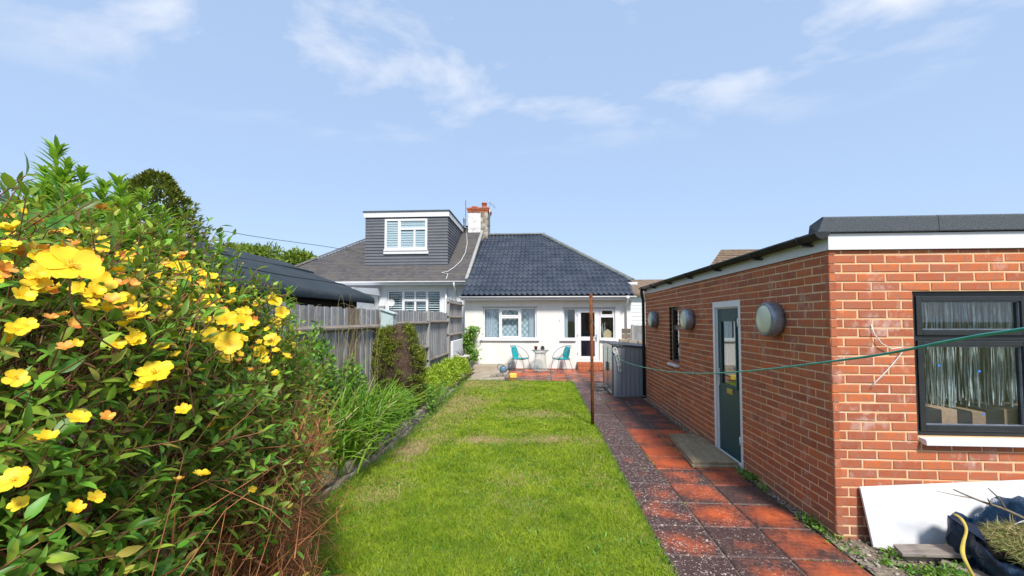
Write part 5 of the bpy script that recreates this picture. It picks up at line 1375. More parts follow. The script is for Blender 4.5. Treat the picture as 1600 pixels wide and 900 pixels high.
# ================================================================== patio things
def ring(c, r, n=28, tilt=None):
    return [Vector((c[0] + r * math.cos(2 * math.pi * i / n), c[1] + r * math.sin(2 * math.pi * i / n), c[2])) for i in range(n)]
def chair(cx, cy, rz, label):
    t = thing('garden_chair', label, 'chair', (cx, cy, 0.03), 'teal chairs beside the round table')
    t.rotation_euler = (0, 0, rz)
    # local frame: sitter faces +X
    def add(name, m, mat):
        me = m.mesh(name); o = link_mesh(name, me, mat, t, (cx, cy, .03)); return o
    m = MB(); m.smooth = True; v = []; f = []; nu, nv = 12, 16     # woven shell: back sweeping into the seat
    for i in range(nu + 1):
        s = i / nu
        if s < .5:
            q = s / .5; x = -.20 - .10 * (1 - q); z = .82 - .42 * q; half_ = .20 + .05 * math.sin(q * math.pi); cup = .07
        else:
            q = (s - .5) / .5; x = -.20 + .44 * q; z = .40 - .03 * math.sin(q * math.pi) + .01 * q; half_ = .24 - .01 * q; cup = .02
        for j in range(nv + 1):
            w = j / nv * 2 - 1
            rr = 1.0 if i > 1 else (.80 if i == 0 else .93)
            v.append((x + cup * w * w * (1 if s < .5 else 0), half_ * w * rr, z + (0.0 if s < .5 else .03 * w * w)))
    for i in range(nu):
        for j in range(nv): f.append((i * (nv + 1) + j, i * (nv + 1) + j + 1, (i + 1) * (nv + 1) + j + 1, (i + 1) * (nv + 1) + j))
    m.add(v, f)
    o = add('seat_shell', m, MAT['teal']); md = o.modifiers.new('thickness', 'SOLIDIFY'); md.thickness = .014
    m = MB(); m.smooth = True     # hoop: over the back, round the arms, down to the seat front
    hoop = [(.24, -.245, .40), (.20, -.30, .50), (.06, -.325, .66), (-.12, -.30, .78), (-.27, -.19, .835), (-.32, 0, .85), (-.27, .19, .835), (-.12, .30, .78), (.06, .325, .66), (.20, .30, .50), (.24, .245, .40)]
    m.tube(smooth_pts(hoop, 5), .011, 8); add('hoop', m, MAT['chair_metal'])
    m = MB(); m.smooth = True; m.tube([(.24, -.245, .40), (-.20, -.23, .39), (-.20, .23, .39), (.24, .245, .40)], .009, 8, close=True); add('seat_frame', m, MAT['chair_metal'])
    for (x, y, x2, y2) in ((.22, .23, .30, .27), (.22, -.23, .30, -.27), (-.18, .21, -.30, .25), (-.18, -.21, -.30, -.25)):
        m = MB(); m.smooth = True; m.tube([(x, y, .39), (x2, y2, .004)], .009, 8); add('leg', m, MAT['chair_metal'])
def link_rot_fix():
    pass
chair(-.69, 14.42, math.radians(-22), 'teal woven chair on the fence side of the round table')
chair(.76, 14.42, math.radians(180 + 22), 'teal woven chair between the round table and the back door')
t = thing('patio_table', 'round glass topped table with pale metal cage base between teal chairs', 'table', (.02, 14.42, .035))
m = MB(); m.smooth = True; m.lathe([(.001, .70), (.295, .70), (.30, .705), (.295, .715), (.001, .715)], (.02, 14.42, .03), 28); m.build('table_top', MAT['glass'], t, fix=False)
m = MB(); m.smooth = True; m.tube(ring((.02, 14.42, .732), .295), .009, 8, close=True); m.build('rim', MAT['chair_metal'], t)
for z, r in ((.62, .17), (.045, .22)):
    m = MB(); m.smooth = True; m.tube(ring((.02, 14.42, z), r), .010, 8, close=True); m.build('hoop', MAT['mint_metal'], t)
for k in range(24):
    a0 = 2 * math.pi * k / 24; ca, sa = math.cos(a0), math.sin(a0)
    m = MB(); m.tube([(.02 + .285 * ca, 14.42 + .285 * sa, .725), (.02 + .17 * ca, 14.42 + .17 * sa, .62), (.02 + .22 * ca, 14.42 + .22 * sa, .045)], .0065, 5); m.build('bar', MAT['mint_metal'], t)
m = MB(); m.smooth = True; m.lathe([(.001, .0), (.045, 0), (.055, .10), (.06, .10), (.06, .13), (.045, .13), (.04, .09), (.001, .09)], (-.13, 14.38, .746), 16); tag(m.build('plant_pot', MAT['terracotta'], None, fix=False), 'small terracotta pot on the round glass table', 'pot')
t = thing('potted_plant', 'small dark leaved plant in a pot on the round table', 'plant', (.10, 14.40, .746))
m = MB(); m.smooth = True; m.lathe([(.001, 0), (.06, 0), (.075, .07), (.06, .07), (.001, .05)], (.10, 14.40, .746), 14); m.build('pot', MAT['dark_plant'], t, fix=False)
tv, tt = leaf_tpl(.5)
n = 60; a0 = rng.uniform(0, 6.28, n); e0 = rng.uniform(.1, 1.3, n); D = np.stack([np.cos(a0) * np.cos(e0), np.sin(a0) * np.cos(e0), np.sin(e0)], 1)
V, T = scatter(tv, tt, np.tile([[.10, 14.40, .80]], (n, 1)) + D * .01, D, np.tile([[0, 0, 1.0]], (n, 1)) + D * .3, .08); np_mesh('foliage', V, T, MAT['dark_plant'], t, kind='stuff')

# concrete corner, rubble, odds and ends
t = thing('concrete_base', 'patchy concrete corner between the lawn and the bungalow wall', 'concrete slab', (-1.7, 13.4, 0))
m = MB(); m.box(-2.30, -1.04, 11.98, 14.30, -.02, .045); m.build('slab', MAT['concrete'], t, bevel=.01)
m = MB(); m.box(-2.30, -1.10, 14.30, HY - .003, -.02, .19); m.build('step', MAT['concrete'], t, bevel=.012)
def rock(name, c, s, mat, parent=None, seed=0):
    bm = bmesh.new(); bmesh.ops.create_icosphere(bm, subdivisions=2, radius=1)
    r = random.Random(seed)
    ph = [r.uniform(0, 6) for _ in range(6)]
    for v in bm.verts:
        p = v.co.copy(); k = 1 + .16 * math.sin(p.x * 3 + ph[0]) * math.sin(p.y * 3.3 + ph[1]) + .12 * math.sin(p.z * 5 + ph[2] + p.x * 4)
        q = Vector((max(-.68, min(.68, p.x * k)), max(-.70, min(.70, p.y * k)), max(-.60, min(.60, p.z * k))))
        v.co = Vector((q.x * s[0], q.y * s[1], q.z * s[2]))
    me = bpy.data.meshes.new(name); bm.to_mesh(me); bm.free()
    return link_mesh(name, me, mat, parent, c)
for i, (x, y, z, s, lb) in enumerate(((-1.22, 12.75, .09, (.16, .13, .10), 'grey rubble stone under the blue can on the concrete corner'), (-.98, 12.60, .08, (.13, .11, .09), 'grey rubble stone next to the yellow block'), (-1.42, 12.62, .07, (.10, .10, .06), 'small grey rubble stone at the lawn end of the concrete corner'))):
    tag(rock('stone', (x, y, z), s, MAT['grey_cloth'], None, i), lb, 'stone')
m = MB(); m.box(-.89, -.69, 12.48, 12.62, .04, .17); tag(m.build('yellow_block', MAT['yellow_plastic'], None, bevel=.015), 'small yellow block at the far edge of the lawn', 'block')
t = thing('watering_can', 'blue grey watering can sitting on rubble by the lawn end', 'watering can', (-1.12, 12.8, .17))
m = MB(); m.smooth = True; m.lathe([(.001, 0), (.10, 0), (.11, .04), (.10, .16), (.07, .19), (.06, .19)], (-1.12, 12.8, .17), 16); m.build('body', MAT['blue_plastic'], t, fix=False)
m = MB(); m.smooth = True; m.tube([(-1.03, 12.78, .22), (-.93, 12.76, .32), (-.88, 12.75, .40)], [.02, .015, .025], 8); m.build('spout', MAT['blue_plastic'], t)
m = MB(); m.smooth = True; m.tube(smooth_pts([(-1.22, 12.8, .22), (-1.30, 12.8, .32), (-1.22, 12.8, .42), (-1.08, 12.8, .37)], 4), .012, 8); m.build('handle', MAT['blue_plastic'], t)
m = MB(); m.box(-2.80, -2.72, 13.0, HY - .004, .1, 1.10); tag(m.build('boundary_wall', MAT['white_render'], None, bevel=.01), 'low white wall stub between fence and climbing plant', 'wall')
t = thing('planter', 'weathered white tub planter at the corner of the bungalow', 'planter', (-2.50, 13.3, .15))
m = MB(); m.smooth = True; m.lathe([(.001, 0), (.20, 0), (.24, .38), (.26, .38), (.26, .44), (.22, .44), (.21, .38), (.001, .37)], (-2.50, 13.3, .20), 20); m.build('tub', MAT['pot_white'], t, fix=False)
m = MB()
for k in range(9):
    a0 = k * .7; m.tube([(-2.50, 13.3, .56), (-2.50 + .1 * math.cos(a0), 13.3 + .1 * math.sin(a0), .7), (-2.50 + .2 * math.cos(a0), 13.3 + .2 * math.sin(a0), .74 + .03 * (k % 4))], .008, 5)
m.build('stems', MAT['dark_plant'], t)
t = thing('climbing_plant', 'green climber growing up the bungalow corner beside the fence', 'climber', (-2.52, 14.8, .1))
m = MB(); m.smooth = True
for k in range(5): m.tube(smooth_pts([(-2.55 + jit(.1), 14.7, .15), (-2.52 + jit(.12), 14.85, .6), (-2.5 + jit(.15), 14.9, 1.1), (-2.45 + jit(.2), 14.85, 1.45)], 4), .010, 5)
m.build('stem', MAT['stem'], t)
tv, tt = leaf_tpl(.55)
n = 900; P_ = np.stack([rng.normal(-2.48, .13, n), rng.normal(14.78, .10, n), rng.uniform(.35, 1.55, n)], 1); P_[:, 0] += .10 * np.sin(P_[:, 2] * 5)
D = rng.normal(0, 1, (n, 3)); D[:, 1] -= .6; D[:, 2] -= .3
V, T = scatter(tv, tt, P_, D, np.tile([[0, -.6, 1.0]], (n, 1)) + rng.normal(0, .3, (n, 3)), rng.uniform(.07, .12, n)); np_mesh('foliage', V, T, MAT['weedleaf'], t, kind='stuff')

# ================================================================== white board, plank, waste bag
t = thing('white_board', 'white panel leaning against the sunlit brick front wall', 'panel', (3.2, 3.45, 0))
m = MB()
p0, p1, p2, p3 = Vector((2.56, 3.44, .012)), Vector((4.35, 3.42, .02)), Vector((4.33, 3.515, .585)), Vector((2.535, 3.53, .455))
nrm = Vector((0, .018, .003)); m.hexa([p0, p1, p1 + nrm, p0 + nrm, p3, p2, p2 + nrm, p3 + nrm]); m.build('sheet', MAT['board_white'], t)
t = thing('plank', 'thin weathered plank propped in front of the white panel', 'plank', (2.9, 3.25, 0))
m = MB(); m.hexa([(2.60, 3.24, .085), (3.30, 3.19, .115), (3.30, 3.36, .115), (2.64, 3.37, .085), (2.60, 3.24, .107), (3.30, 3.19, .140), (3.30, 3.36, .140), (2.64, 3.37, .107)]); m.build('board', MAT['plank'], t, bevel=.003)
m = MB(); m.box(2.66, 2.86, 3.28, 3.36, .02, .084); tag(m.build('support_brick', MAT['concrete'], None, bevel=.006), 'pale brick propping up the plank before the white panel', 'brick')
m = MB(); m.bar((2.84, 3.22, .055), (3.12, 2.93, .05), .09, .04); tag(m.build('broken_timber', MAT['plank'], None, bevel=.004), 'short grey timber lying askew under the plank by the blue bag', 'timber')
m = MB(); m.bar((3.02, 3.0, .05), (3.32, 2.86, .05), .12, .03); tag(m.build('broken_paver', MAT['concrete'], None, bevel=.004), 'flat pale broken paver on the soil beside the yellow strap', 'paver')

bag = thing('garden_waste_bag', 'slumped blue garden waste bag full of cuttings by the white panel', 'bag', (3.5, 3.0, .03))
loop = [(2.96, 3.28, .36), (3.02, 3.20, .33), (2.99, 3.10, .27), (3.00, 2.98, .22), (3.06, 2.86, .19), (3.15, 2.76, .17), (3.28, 2.69, .15), (3.45, 2.62, .15), (3.65, 2.60, .16), (3.85, 2.66, .2), (3.98, 2.80, .28), (4.02, 3.0, .36), (3.98, 3.2, .42), (3.85, 3.33, .46), (3.66, 3.385, .45), (3.50, 3.39, .47), (3.36, 3.38, .45), (3.22, 3.36, .34), (3.10, 3.33, .36)]
lp2 = []
k = len(loop)
for i in range(k):
    a, b_, c, d = (Vector(loop[(i + j) % k]) for j in (-1, 0, 1, 2))
    for q in range(3):
        s = q / 3; lp2.append(.5 * (2 * b_ + (c - a) * s + (2 * a - 5 * b_ + 4 * c - d) * s * s + (3 * b_ - a - 3 * c + d) * s ** 3))
cen = Vector((3.5, 3.02, 0)); v = []; f = []; lev = 7; K = len(lp2)
for j in range(lev + 1):
    s = j / lev
    for i, p in enumerate(lp2):
        r_ = random.Random(i * 31 + j)
        out = 1.0 + .07 * math.sin(s * math.pi) - .10 * (1 - s) + .012 * math.sin(i * .9 + j * 2.1)
        q = cen + (Vector((p.x, p.y, 0)) - cen) * out
        crump = .012 * math.sin(i * 1.7 + j * 1.3) + r_.uniform(-.006, .006)
        v.append((q.x + crump, q.y + crump, .035 + (p.z - .035) * s + (crump if j not in (0,) else 0)))
for j in range(lev):
    for i in range(K): f.append((j * K + i, j * K + (i + 1) % K, (j + 1) * K + (i + 1) % K, (j + 1) * K + i))
f.append(tuple(range(K)))
m = MB(); m.smooth = True; m.add(v, f); o = m.build('sheet', MAT['tarp'], bag, fix=False)
md = o.modifiers.new('thickness', 'SOLIDIFY'); md.thickness = .004; md.offset = 0
m = MB(); m.smooth = True      # folded flap at the near corner
fl = [(2.95, 3.29, .37), (3.04, 3.17, .355), (3.10, 3.22, .25), (3.02, 3.10, .16), (2.97, 3.03, .30)]
m.add(fl, [(0, 1, 2), (1, 4, 3), (1, 3, 2), (0, 4, 1)]); m.build('flap', MAT['tarp'], bag)
# strap
m = MB(); m.smooth = True; v = []
sp = smooth_pts([at(1491, 803, 3.12), at(1503, 812, 3.05), at(1510, 828, 2.99), at(1505, 848, 2.93), at(1504, 864, 2.88), at(1510, 880, 2.84), at(1519, 897, 2.82), at(1530, 915, 2.80)], 4)
for i, p in enumerate(sp):
    tw = .5 * math.sin(i * .25); w = Vector((.009 * math.cos(tw), -.005 + .006 * math.sin(tw), .005 * math.sin(tw))); v += [p - w, p + w]
m.add(v, [(2 * i, 2 * i + 1, 2 * i + 3, 2 * i + 2) for i in range(len(sp) - 1)]); o = m.build('strap', MAT['strap'], bag, fix=False); md = o.modifiers.new('thickness', 'SOLIDIFY'); md.thickness = .003
# cuttings heap
n = 16000; r_ = np.sqrt(rng.random(n)); a0 = rng.uniform(0, 6.28, n)
x = 3.48 + .47 * r_ * np.cos(a0); y = 3.0 + .34 * r_ * np.sin(a0)
hz = .17 + .17 * np.clip(1 - ((x - 3.32) / .48) ** 2 - ((y - 3.04) / .36) ** 2, 0, 1) + .09 * fbm(x * 7, y * 7, 3) - .02
D = rng.normal(0, 1, (n, 3)); D[:, 2] = D[:, 2] * .35 + .05
tb, tbt = blade_tpl(.05, .3, 3)
V, T = scatter(tb, tbt, np.stack([x, y, hz - rng.random(n) * .03], 1), D, rng.normal(0, 1, (n, 3)), rng.uniform(.02, .07, n), rng.uniform(.8, 2.4, n))
S = Soup(); S.add(V, T, 0)
mm = rng.random(n) < .18
V, T = scatter(tb, tbt, np.stack([x, y, hz], 1)[mm], D[mm], rng.normal(0, 1, (mm.sum(), 3)), rng.uniform(.03, .10, mm.sum())); S.add(V, T, 1)
gx = np.linspace(3.02, 3.97, 30); gy = np.linspace(2.66, 3.34, 24); X, Y = np.meshgrid(gx, gy)
Z = .15 + .17 * np.clip(1 - ((X - 3.32) / .48) ** 2 - ((Y - 3.04) / .36) ** 2, 0, 1) + .03 * fbm(X * 9, Y * 9, 3)
inside = ((X - 3.50) / .48) ** 2 + ((Y - 3.0) / .34) ** 2 < 1
i = np.arange(X.size).reshape(X.shape); qa, qb, qc, qd = i[:-1, :-1].ravel(), i[:-1, 1:].ravel(), i[1:, 1:].ravel(), i[1:, :-1].ravel()
tr_ = np.concatenate([np.stack([qa, qb, qc], 1), np.stack([qa, qc, qd], 1)]); tr_ = tr_[inside.ravel()[tr_].all(1)]
S.add(np.stack([X.ravel(), Y.ravel(), Z.ravel()], 1), tr_, 0)
tag(S.build('cuttings', [MAT['clip'], MAT['straw']], None), 'heap of green and straw coloured grass cuttings inside the blue bag', 'grass cuttings', kind='stuff')
def branch(pts, r, label, subs=()):
    t = thing('twig', label, 'twig', pts[0], 'bare twigs in the waste bag')
    m = MB(); m.smooth = True; q = smooth_pts(pts, 4); m.tube(q, [r * (1 - .6 * i / (len(q) - 1)) for i in range(len(q))], 7); m.build('stem', MAT['twig'], t)
    for s in subs:
        m = MB(); m.smooth = True; q = smooth_pts(s, 3); m.tube(q, [r * .6 * (1 - .5 * i / (len(q) - 1)) for i in range(len(q))], 6); m.build('side_shoot', MAT['twig'], t)
branch([at(1640, 830, 3.15), at(1575, 798, 3.15), at(1530, 782, 3.14), at(1490, 765, 3.12)], .011, 'long forked bare twig reaching out of the blue bag', [[at(1572, 797, 3.15), at(1562, 780, 3.13), at(1544, 763, 3.10)], [at(1548, 788, 3.14), at(1545, 782, 3.12), at(1543, 779, 3.11)]])
branch([at(1520, 778, 3.2), at(1512, 777, 3.2), at(1490, 773, 3.19), at(1463, 767, 3.18)], .0055, 'short thin twig lying before the white panel, left of the forked one')
m = MB(); m.smooth = True
for k in range(7):
    pts = [(3.30 + .40 * q / 12 + .02 * k, 3.15 + .06 * math.sin(q * .3 + k) + .015 * k, .33 + .06 * math.sin(q / 12 * math.pi) + .006 * k) for q in range(13)]
    m.tube(pts, .0022, 5)
tag(m.build('string_tangle', MAT['white_cord'], None), 'tangle of thin pale string on top of the cuttings', 'string')

# ================================================================== flower bed edge stones
def bed_edge(y):
    return np.interp(y, [0, 3.0, 3.95, 5.2, 6.4, 8, 10, 12.5, 13.6], [-2.2, -2.14, -2.11, -2.02, -2.01, -2.06, -2.10, -2.2, -2.28])
bw = thing('stone_edging', 'rough stone edging holding up the planted border beside the lawn', 'stone wall', (-2.1, 7, 0))
y = 2.6; k = 0
while y < 13.2:
    L = random.uniform(.16, .34)
    for lvl, (zc, hh) in enumerate(((.065, .085), (.185, .075))):
        if lvl and random.random() < (.12 if y < 8 else .75): continue
        yy = y + L / 2 + (L * .4 if lvl else 0)
        o = rock('stone', (float(bed_edge(yy)) - .07 - .02 * lvl + jit(.015), yy, zc + jit(.01)), (.15, L * .78, hh * 1.25), MAT['stone'], bw, k)
        o.rotation_euler = (jit(.06), jit(.08), jit(.12)); k += 1
    y += L

# ================================================================== plants
tvL, ttL = leaf_tpl(.36, .16, .05)
tvN, ttN = leaf_tpl(.30, .10, .06)
UPV = np.array([0, 0, 1.0])

# ---- yellow flowering shrub (large, close to the camera)
hyp = thing('flowering_shrub', 'big yellow flowering shrub with brown dead stems at the near end of the border', 'shrub', (-1.7, 1.6, 0))
LOBES = [((-1.76, 1.22, .96), (.84, .88, 1.09)), ((-1.28, .62, .93), (.58, .56, 1.04)), ((-2.16, 2.20, .74), (.76, .78, .98))]
def lobe_val(P, L):
    c, r = L; q = np.abs((P - np.array(c)) / np.array(r)); return (q ** 2.6).sum(1)
def shell_points(n):
    out = []; nor = []
    areas = np.array([1.0, .55, .75]); cnt = (n * areas / areas.sum()).astype(int)
    for L, k in zip(LOBES, cnt):
        c, r = np.array(L[0]), np.array(L[1])
        d = unit(rng.normal(0, 1, (k * 2, 3)))
        s = (np.abs(d / r) ** 2.6).sum(1) ** (-1 / 2.6)
        P = c + d * s[:, None]
        N = unit(np.sign(P - c) * np.abs((P - c) / r) ** 1.6 / r)
        ok = (P[:, 2] > .08)
        for L2 in LOBES:
            if L2 is not L: ok &= lobe_val(P, L2) > .97
        out.append(P[ok]); nor.append(N[ok])
    return np.concatenate(out), np.concatenate(nor)
SP, SN = shell_points(14500)
view = unit(np.array([0, 0, CAMH]) - SP); facing = (SN * view).sum(1)
vis = (facing > -.25)
keep = vis | (rng.random(len(SP)) < .25)
SP, SN = SP[keep], SN[keep]; n = len(SP)
lump = fbm(SP[:, 0] * 4 + SP[:, 2] * 2, SP[:, 1] * 4 + SP[:, 2] * 3, 3) - .5
SP = SP + SN * (lump * .38)[:, None] - SN * (rng.random(n) ** 1.5 * .22)[:, None]
px, py, pd = proj(SP)
brown = np.clip((1.46 - SP[:, 2]) / .5, 0, 1) * np.clip((px - 150) / 230, 0, 1)         # twiggy lower flank
dens_keep = rng.random(n) > .88 * brown
SPl, SNl, brl = SP[dens_keep], SN[dens_keep], brown[dens_keep]; n = len(SPl)
sd = unit(SNl * .75 + np.array([0, 0, .55]) + rng.normal(0, .38, (n, 3)))                # shoot direction
sl = rng.uniform(.10, .22, n)
pairs = 6
S = Soup(); ST = Soup()
ref = unit(np.cross(sd, rng.normal(0, 1, (n, 3)))); ref2 = np.cross(sd, ref)
for k in range(pairs):
    f = k / (pairs - 1)
    pos = SPl + sd * (sl * (f - .35))[:, None]
    ax = ref if k % 2 == 0 else ref2
    for sg in (1, -1):
        m_ = rng.random(n) < .93
        D = unit(sg * ax * (1.0 - .35 * f) + sd * (.35 + .55 * f) + np.array([0, 0, -.12]) + rng.normal(0, .16, (n, 3)))
        U = unit(sd + np.array([0, 0, .5]) + rng.normal(0, .25, (n, 3)))
        sz = rng.uniform(.030, .066, n) * (1 - .30 * f)
        br = (rng.random(n) < .10 + .40 * brl)
        g_ = m_ & ~br
        V, T = scatter(tvL, ttL, pos[g_], D[g_], U[g_], sz[g_], rng.uniform(.7, 1.3, g_.sum())); yl = np.repeat((rng.random(g_.sum()) < .06) * 2, len(ttL)); S.add(V, T, 0); S.M[-1] = yl
        g_ = m_ & br & (rng.random(n) < .5)
        V, T = scatter(tvL, ttL, pos[g_], D[g_] - np.array([0, 0, .4]), U[g_], sz[g_] * .85, .8); S.add(V, T, 1)
S.build('foliage', [MAT['hyp'], MAT['hyp_brown'], MAT['hyp_yellow']], hyp)
V, T = tubes_np(SPl - sd * (sl * 1.3)[:, None], SPl + sd * (sl * .65)[:, None], .0022, .0012, 4); ST.add(V, T, 0)
# main stems from the base
nm = 200; roots = np.stack([rng.normal(-1.75, .30, nm), rng.normal(1.45, .5, nm), np.full(nm, .05)], 1)
tgt = SP[rng.integers(0, len(SP), nm)] - SN[rng.integers(0, len(SN), nm)] * .06
mid = (roots * .45 + tgt * .55) + rng.normal(0, .06, (nm, 3)); mid[:, 2] += .10
V, T = tubes_np(roots, mid, .005, .0032, 5); ST.add(V, T, 0)
V, T = tubes_np(mid, tgt, .0032, .0016, 5); ST.add(V, T, 0)
ST.build('stem', MAT['stem'], hyp)
# dead twigs on the lower flank
pw = brown * (facing[keep] > -.3) + .0015
pw = pw / pw.sum(); nt_ = 11000
ii = rng.choice(len(SP), nt_, p=pw)
A = SP[ii] + rng.normal(0, .05, (nt_, 3)) - SN[ii] * rng.uniform(.0, .16, nt_)[:, None]
tang = unit(np.cross(SN[ii], np.array([0, 0, 1.0])))
B = A + (unit(tang * rng.normal(0, .8, nt_)[:, None] + UPV * rng.normal(.25, .75, nt_)[:, None] + SN[ii] * rng.normal(.12, .22, nt_)[:, None]) * rng.uniform(.06, .26, nt_)[:, None])
V, T = tubes_np(A, B, rng.uniform(.0012, .0026, nt_), .0009, 4); DT = Soup(); DT.add(V, T, 0)
C2 = B + unit((B - A) + rng.normal(0, .08, (nt_, 3))) * rng.uniform(.03, .10, nt_)[:, None]
V, T = tubes_np(B, C2, .0010, .0006, 3); DT.add(V, T, 0)
DT.build('dead_stems', MAT['dead_twig'], hyp)

# flowers
def flower_mesh(openness, petals=5, name='flower'):
    m = MB(); m.smooth = True
    for k in range(petals):
        a0 = 2 * math.pi * k / petals + random.uniform(-.12, .12); tw = .12
        rows = []
        for (t, w, h) in ((.06, .10, .00), (.30, .30, .05), (.62, .30 + .18 * openness, .07), (.88, .24 + .16 * openness, .03), (1.0, .08 + .08 * openness, -.03)):
            el = math.radians(8 + (1 - openness) * 62) * (1 - .35 * t)
            rad = t * math.cos(el); z = t * math.sin(el) * 1.0 + .05
            ca, sa = math.cos(a0), math.sin(a0)
            row = []
            for s in (-1, -.5, 0, .5, 1):
                lat = s * w; zz = z + .10 * s * s * t + tw * s * t * .5 + random.uniform(-.035, .035) * (.3 + t)
                row.append((rad * ca - lat * sa, rad * sa + lat * ca, zz))
            rows.append(row)
        v = [p for r in rows for p in r]; f = []
        for i in range(4):
            for j in range(4): f.append((i * 5 + j, i * 5 + j + 1, (i + 1) * 5 + j + 1, (i + 1) * 5 + j))
        m.add(v, f)
    m.m = 1
    for k in range(26):
        a0 = k * 2.4; e0 = .35 + .9 * random.random(); r = .26 + .12 * random.random()
        d = Vector((math.cos(a0) * math.cos(e0), math.sin(a0) * math.cos(e0), math.sin(e0))); s = Vector((-math.sin(a0), math.cos(a0), 0)) * .012
        m.add([d * .03 - s, d * .03 + s, d * r + s * 1.3 + Vector((0, 0, .03)), d * r - s * 1.3 + Vector((0, 0, .03))], [(0, 1, 2, 3)])
    m.lathe([(.11, .02), (.10, .12), (.05, .20), (.001, .22)], (0, 0, 0), 8)
    m.m = 2; m.lathe([(.001, -.28), (.02, -.28), (.03, -.05), (.12, .0), (.10, .06)], (0, 0, 0), 7)
    me = m.mesh(name, fix=False)
    return me
FM = []
for op in (.92, .62, .30):
    for q in range(2):
        me = flower_mesh(op)
        for mm_ in (MAT['petal'], MAT['stamen'], MAT['green_stem']): me.materials.append(mm_)
        FM.append(me)
WM = []
for op in (.15, .3):
    me = flower_mesh(op, 5)
    for mm_ in (MAT['petal_orange'], MAT['petal_orange'], MAT['green_stem']): me.materials.append(mm_)
    WM.append(me)
def put_flower(me, p, d, s):
    o = bpy.data.objects.new('flower', me); COL.objects.link(o); o.parent = hyp
    o.location = Vector(p) - worg(hyp); o.scale = (s, s, s)
    q = Vector(d).to_track_quat('Z', 'Y') @ Matrix.Rotation(random.uniform(0, 6.28), 3, 'Z').to_quaternion()
    o.rotation_mode = 'QUATERNION'; o.rotation_quaternion = q
hero = [(110, 418, 84, 0, .5), (243, 584, 52, 1, .5), (214, 786, 42, 2, .9), (124, 514, 44, 3, .6), (362, 594, 28, 2, .8), (349, 657, 28, 3, .9), (408, 552, 26, 2, .7), (358, 536, 40, 0, .8), (330, 528, 36, 2, .6),
        (72, 600, 34, 4, .5), (92, 602, 26, 3, .4), (300, 575, 22, 4, .6), (425, 532, 26, 1, .7), (440, 490, 24, 2, .6), (428, 470, 24, 1, .5), (405, 476, 22, 3, .5), (330, 470, 30, 0, .6), (352, 500, 36, 3, .6), (300, 470, 30, 1, .5),
        (380, 505, 30, 2, .6), (280, 500, 28, 1, .5), (262, 440, 26, 3, .4), (240, 465, 30, 0, .4), (205, 400, 22, 2, .4), (230, 370, 20, 1, .4), (80, 455, 40, 4, .4), (15, 530, 46, 5, .6), (60, 470, 26, 3, .5), (335, 440, 20, 2, .4), (300, 425, 18, 1, .4), (450, 540, 22, 2, .7), (432, 505, 22, 0, .6), (372, 475, 24, 1, .5), (395, 520, 24, 0, .6)]
for (x, y, dpx, kind, fr) in hero:
    Yd = 650 * .062 / dpx
    p = at(x, y, Yd); toc = (CAM - p).normalized()
    d = (Vector((0, 0, 1)) * (1 - fr) + toc * fr + Vector((jit(.25), jit(.1), jit(.15)))).normalized()
    put_flower(FM[kind], p, d, .031)
    m = MB(); m.smooth = True; b0 = p - d * .006; e_ = p + Vector((-.05 + jit(.03), .09, -.10 - .06 * random.random())); m.tube(smooth_pts([b0, b0 - Vector((0, -.01, .06)), e_], 4), [.0012] * 8 + [.0016], 5); m.build('flower_stem', MAT['stem'], hyp)
for (x, y, dpx) in ((38, 402, 46), (22, 440, 26), (160, 328, 26), (178, 330, 22), (240, 536, 22), (70, 545, 20), (200, 320, 20), (330, 690, 18), (60, 700, 22), (5, 500, 36)):
    p = at(x, y, 650 * .05 / dpx); put_flower(WM[random.randrange(2)], p, (jit(.5), jit(.4) - .3, 1), .024)
# further flowers all over the flank that faces the lawn
def shrub_hit(x, y):
    r = np.array(ray(x, y)); r = r / np.linalg.norm(r); t_ = np.arange(.35, 4.2, .02); Q = np.array([0, 0, CAMH]) + r * t_[:, None]
    ins = np.zeros(len(t_), bool)
    for L in LOBES: ins |= lobe_val(Q, L) < 1.08
    k = np.argmax(ins)
    return (Vector(Q[k]), Vector(r), float(t_[k])) if ins.any() else None
cand = np.where((SP[:, 2] > 1.45) & (facing[keep] > .0) & (px > -20) & (px < 480) & (py > 350) & (py < 610) & (pd > .85))[0]
wgt = np.clip(1.2 - np.abs(py[cand] - 475) / 110, .05, 1.2) * np.clip(.25 + px[cand] / 300, .2, 1.4)
made = 0; tries = 0
while made < 240 and tries < 4000:
    tries += 1
    x, y = random.uniform(-10, 475), random.uniform(335, 820)
    w = max(.05, 1.1 - abs(y - (455 + (x - 250) * .22)) / 135) * min(1.2, .32 + x / 400)
    if y > 600: w = .035
    if random.random() > w: continue
    h = shrub_hit(x, y)
    if h is None or h[2] < .62: continue
    p = h[0] - h[1] * random.uniform(.02, .13) + Vector((0, 0, random.uniform(-.01, .05)))
    toc = (CAM - p).normalized(); d = (Vector((0, 0, 1)) * random.uniform(.3, 1) + toc * random.uniform(.1, .8) + Vector((jit(.45), jit(.3), jit(.2)))).normalized()
    if random.random() < .66: put_flower(FM[random.randrange(6)], p, d, random.uniform(.012, .022) * min(1, max(.55, h[2] / 1.25)))
    else: put_flower(WM[random.randrange(2)], p, d, random.uniform(.012, .019) * min(1, max(.55, h[2] / 1.25)))
    made += 1
